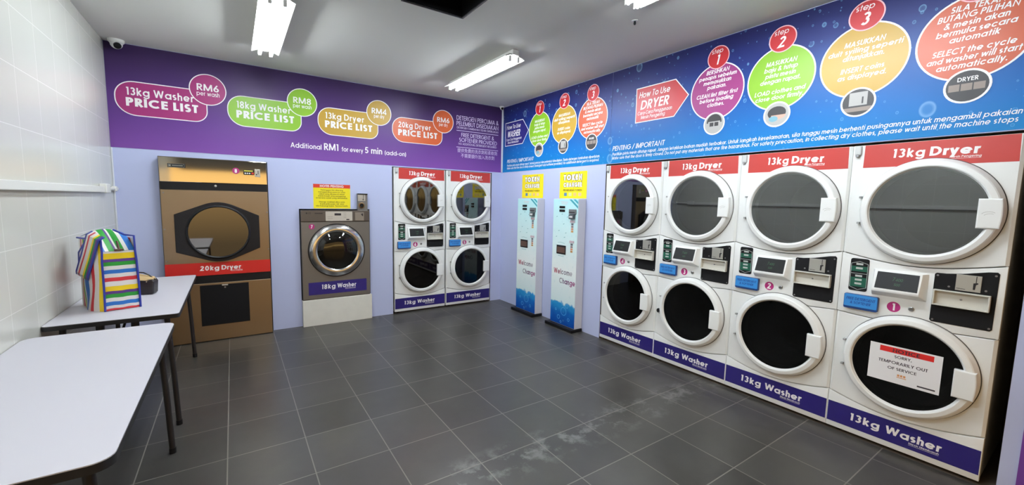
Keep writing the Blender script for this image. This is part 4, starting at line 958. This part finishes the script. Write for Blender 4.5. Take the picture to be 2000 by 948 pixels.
# folded top: gusset with stripes running up and over
top = 'b' * 2 + 'w' * 2 + 'g' * 3 + 'p' + 'w' + 'g' * 3 + 'w' * 2 + 'b' * 3
mb = MB(); N = len(top); rows = []
for k in range(N + 1):
    u = k / N; x = u * bw * .95 + .004; row = []
    for j in range(9):
        v = j / 8
        zc = bh + (.105 + .022 * math.sin(PI * u)) * math.sin(v * PI * .5) - .02 * (1 - abs(2 * u - 1)) * math.sin(v * PI)
        row.append(mb.bm.verts.new((x, .006 + v * bl * .55 + .012 * math.sin(PI * u) * (1 - v), zc)))
    row += [mb.bm.verts.new((x, .006 + bl * (.55 + .45 * q), bh + .105 + .022 * math.sin(PI * u) - .035 * q)) for q in (.5, .97)]
    rows.append(row)
for k in range(N):
    for j in range(10): mb.bm.faces.new([rows[k][j], rows[k + 1][j], rows[k + 1][j + 1], rows[k][j + 1]]).material_index = KEYS.index(top[k])
tp = mb.build('folded_top', BM, t)
ZIP = mat('zip_brown', (84, 62, 54), .4, .4)
mb = MB(); mb.tube([(bw * .50, -.006, bh + .006), (bw * .49, .004, bh + .03), (bw * .48, .02, bh + .06)], .006, 8); mb.box(bw * .36, bw * .62, -.010, .002, bh + .002, bh + .014, .003); mb.build('zip', ZIP, tp)
# piping and bottom
mb = MB(); mb.tube([(-.002, -.003, .0), (.0, -.004, .15), (.001, 0.0, .3), (.004, .0, bh), (.004, .006, bh + .075)], .0055, 8); mb.build('piping', ST['n'], t)
mb = MB(); mb.tube([(bw + .001, -.003, .0), (bw, -.004, .15), (bw * .985, .0, .3), (bw * .96, .0, bh), (bw * .965, .004, bh + .09), (bw * .80, .05, bh + .095), (bw * .6, .10, bh + .125)], .0055, 8); mb.build('piping', ST['n'], t)
mb = MB(); mb.tube([(.004, .006, bh + .075), (-.004, .10, bh + .078), (-.004, .2, bh + .07), (0, bl, bh + .07)], .0055, 8); mb.build('piping', ST['n'], t)
mb = MB(); mb.face([(0, 0, .001), (bw, 0, .001), (bw, bl, .001), (0, bl, .001)], KEYS.index('r')); mb.build('bottom', BM, t, False)
# handle strap folded over the left side
def strap(path, wid, name, cols):
    mb = MB(); n = len(path); m = len(cols); rows = []
    for i, p in enumerate(path):
        p = Vector(p); q = Vector(wid[i] if isinstance(wid, list) else wid)
        rows.append([mb.bm.verts.new(p + q * (j / m - .5)) for j in range(m + 1)])
    for i in range(n - 1):
        for j in range(m): mb.bm.faces.new([rows[i][j], rows[i + 1][j], rows[i + 1][j + 1], rows[i][j + 1]]).material_index = KEYS.index(cols[j])
    o = mb.build(name, BM, t); md = o.modifiers.new('thick', 'SOLIDIFY'); md.thickness = .003; return o
strap([(.012, .05, bh + .105), (-.012, .06, bh + .085), (-.020, .075, bh + .03), (-.026, .10, bh - .03), (-.034, .125, bh - .09), (-.040, .15, bh - .145), (-.034, .17, bh - .165)], (-.012, .125, .035), 'handle', 'npgywwrwn')
strap([(-.040, .17, bh - .15), (-.030, .19, bh - .10), (-.024, .20, bh - .02), (-.006, .17, bh + .04), (.020, .13, bh + .075)], (-.004, .05, .01), 'handle', 'nwn')

for ch in t.children:      # the soft bag leans: its far end sits further to the left
    for v in ch.data.vertices: v.co.x -= .18 * v.co.y

# small black purse behind the bag
t = thing('purse', 'small black purse with tan flap behind the striped bag', 'purse', (-.545, 3.865, .7318), math.radians(-14))
PB = mat('purse_black', (26, 22, 28), .35); TAN = mat('purse_tan', (206, 178, 128), .5)
MB().prism([(-.062, .0), (.050, .0), (.060, .012), (.066, .092), (.056, .108), (-.066, .104)], -.030, .040, .010).build('body', PB, t)
mb = MB(); prof = [(-.028, .103), (-.026, .118), (-.005, .146), (.012, .150), (.036, .122), (.042, .100)]
a = [mb.bm.verts.new((-.066, y, zz + .006)) for y, zz in prof]; b = [mb.bm.verts.new((.058, y, zz - .004 - (.022 if .11 < zz else 0))) for y, zz in prof]
for i in range(len(prof) - 1): mb.bm.faces.new([a[i], a[i + 1], b[i + 1], b[i]])
mb.bm.faces.new(a); mb.bm.faces.new(b[::-1]); mb.build('flap', TAN, t)
MB().tube([(-.060, .0, .148), (-.035, -.004, .160), (0, -.004, .156), (.03, -.002, .138), (.062, 0, .104)], .0045, 8).build('strap', PB, t)
for x in (-.036, .026): MB().lathe(x, .094, [(.005, -.030), (.004, -.034), (0, -.0345)], 12).build('rivet', CHROME, t)

# ================================================================ conduit along the left wall
t = thing('wall_trunking', 'white cable trunking running along the tiled left wall', 'trunking', (XL, 0, 0))
TR = mat('trunking_white', (222, 222, 216), .4)
MB().box(.0005, .034, YS + .02, 4.560, 1.452, 1.498, .004).build('channel', TR, t)
MB().box(.0005, .046, 4.560, 4.690, 1.448, 1.520, .005).build('junction_box', TR, t)
MB().tube([(.018, 4.690, 1.478), (.018, 4.98, 1.484), (.022, 5.035, 1.486)], .014, 12).build('pipe', TR, t)
MB().box(.004, .036, 4.94, 5.0, 1.464, 1.506, .004).build('clip', TR, t)

# ================================================================ security cameras
def cctv(loc, k, label, aim):
    t = thing('security_camera', label, 'camera', loc, 0, 'security cameras in the back corners')
    mb = MB(); mb.tube([(0, 0, -.0005), (0, 0, -.018 * k), (0, 0, -.03 * k)], [.055 * k, .055 * k, .045 * k], 28); mb.build('base', LAMPW, t)
    mb = MB(); bmesh.ops.create_uvsphere(mb.bm, u_segments=28, v_segments=16, radius=.042 * k)
    for v in mb.bm.verts: v.co.z -= .034 * k
    mb.build('dome', LAMPW, t, ang=80)
    d = Vector(aim).normalized(); p = Vector((0, 0, -.034 * k))
    MB().tube([p + d * .030 * k, p + d * .046 * k], .026 * k, 24).build('lens', mat('lens_black', (12, 12, 14), .15), t)
cctv((-.775, YB - .075, H), 1.0, 'white dome security camera in left corner above purple banner', (.35, -1, -.65))
cctv((XR - .055, YB - .055, H), .62, 'tiny white security camera in the right corner between banners', (-.4, -1, -.5))

# ================================================================ purple poster right of the machines
t = thing('wall_poster', 'purple poster edge on wall at the bottom right corner of frame', 'poster', (XR, 0, 0), RZ_R)
MB().box(-.182, .9, -.006, -.0005, .02, 1.75).build('poster_sheet', mat('poster_purple', (112, 62, 150), .45), t, False)
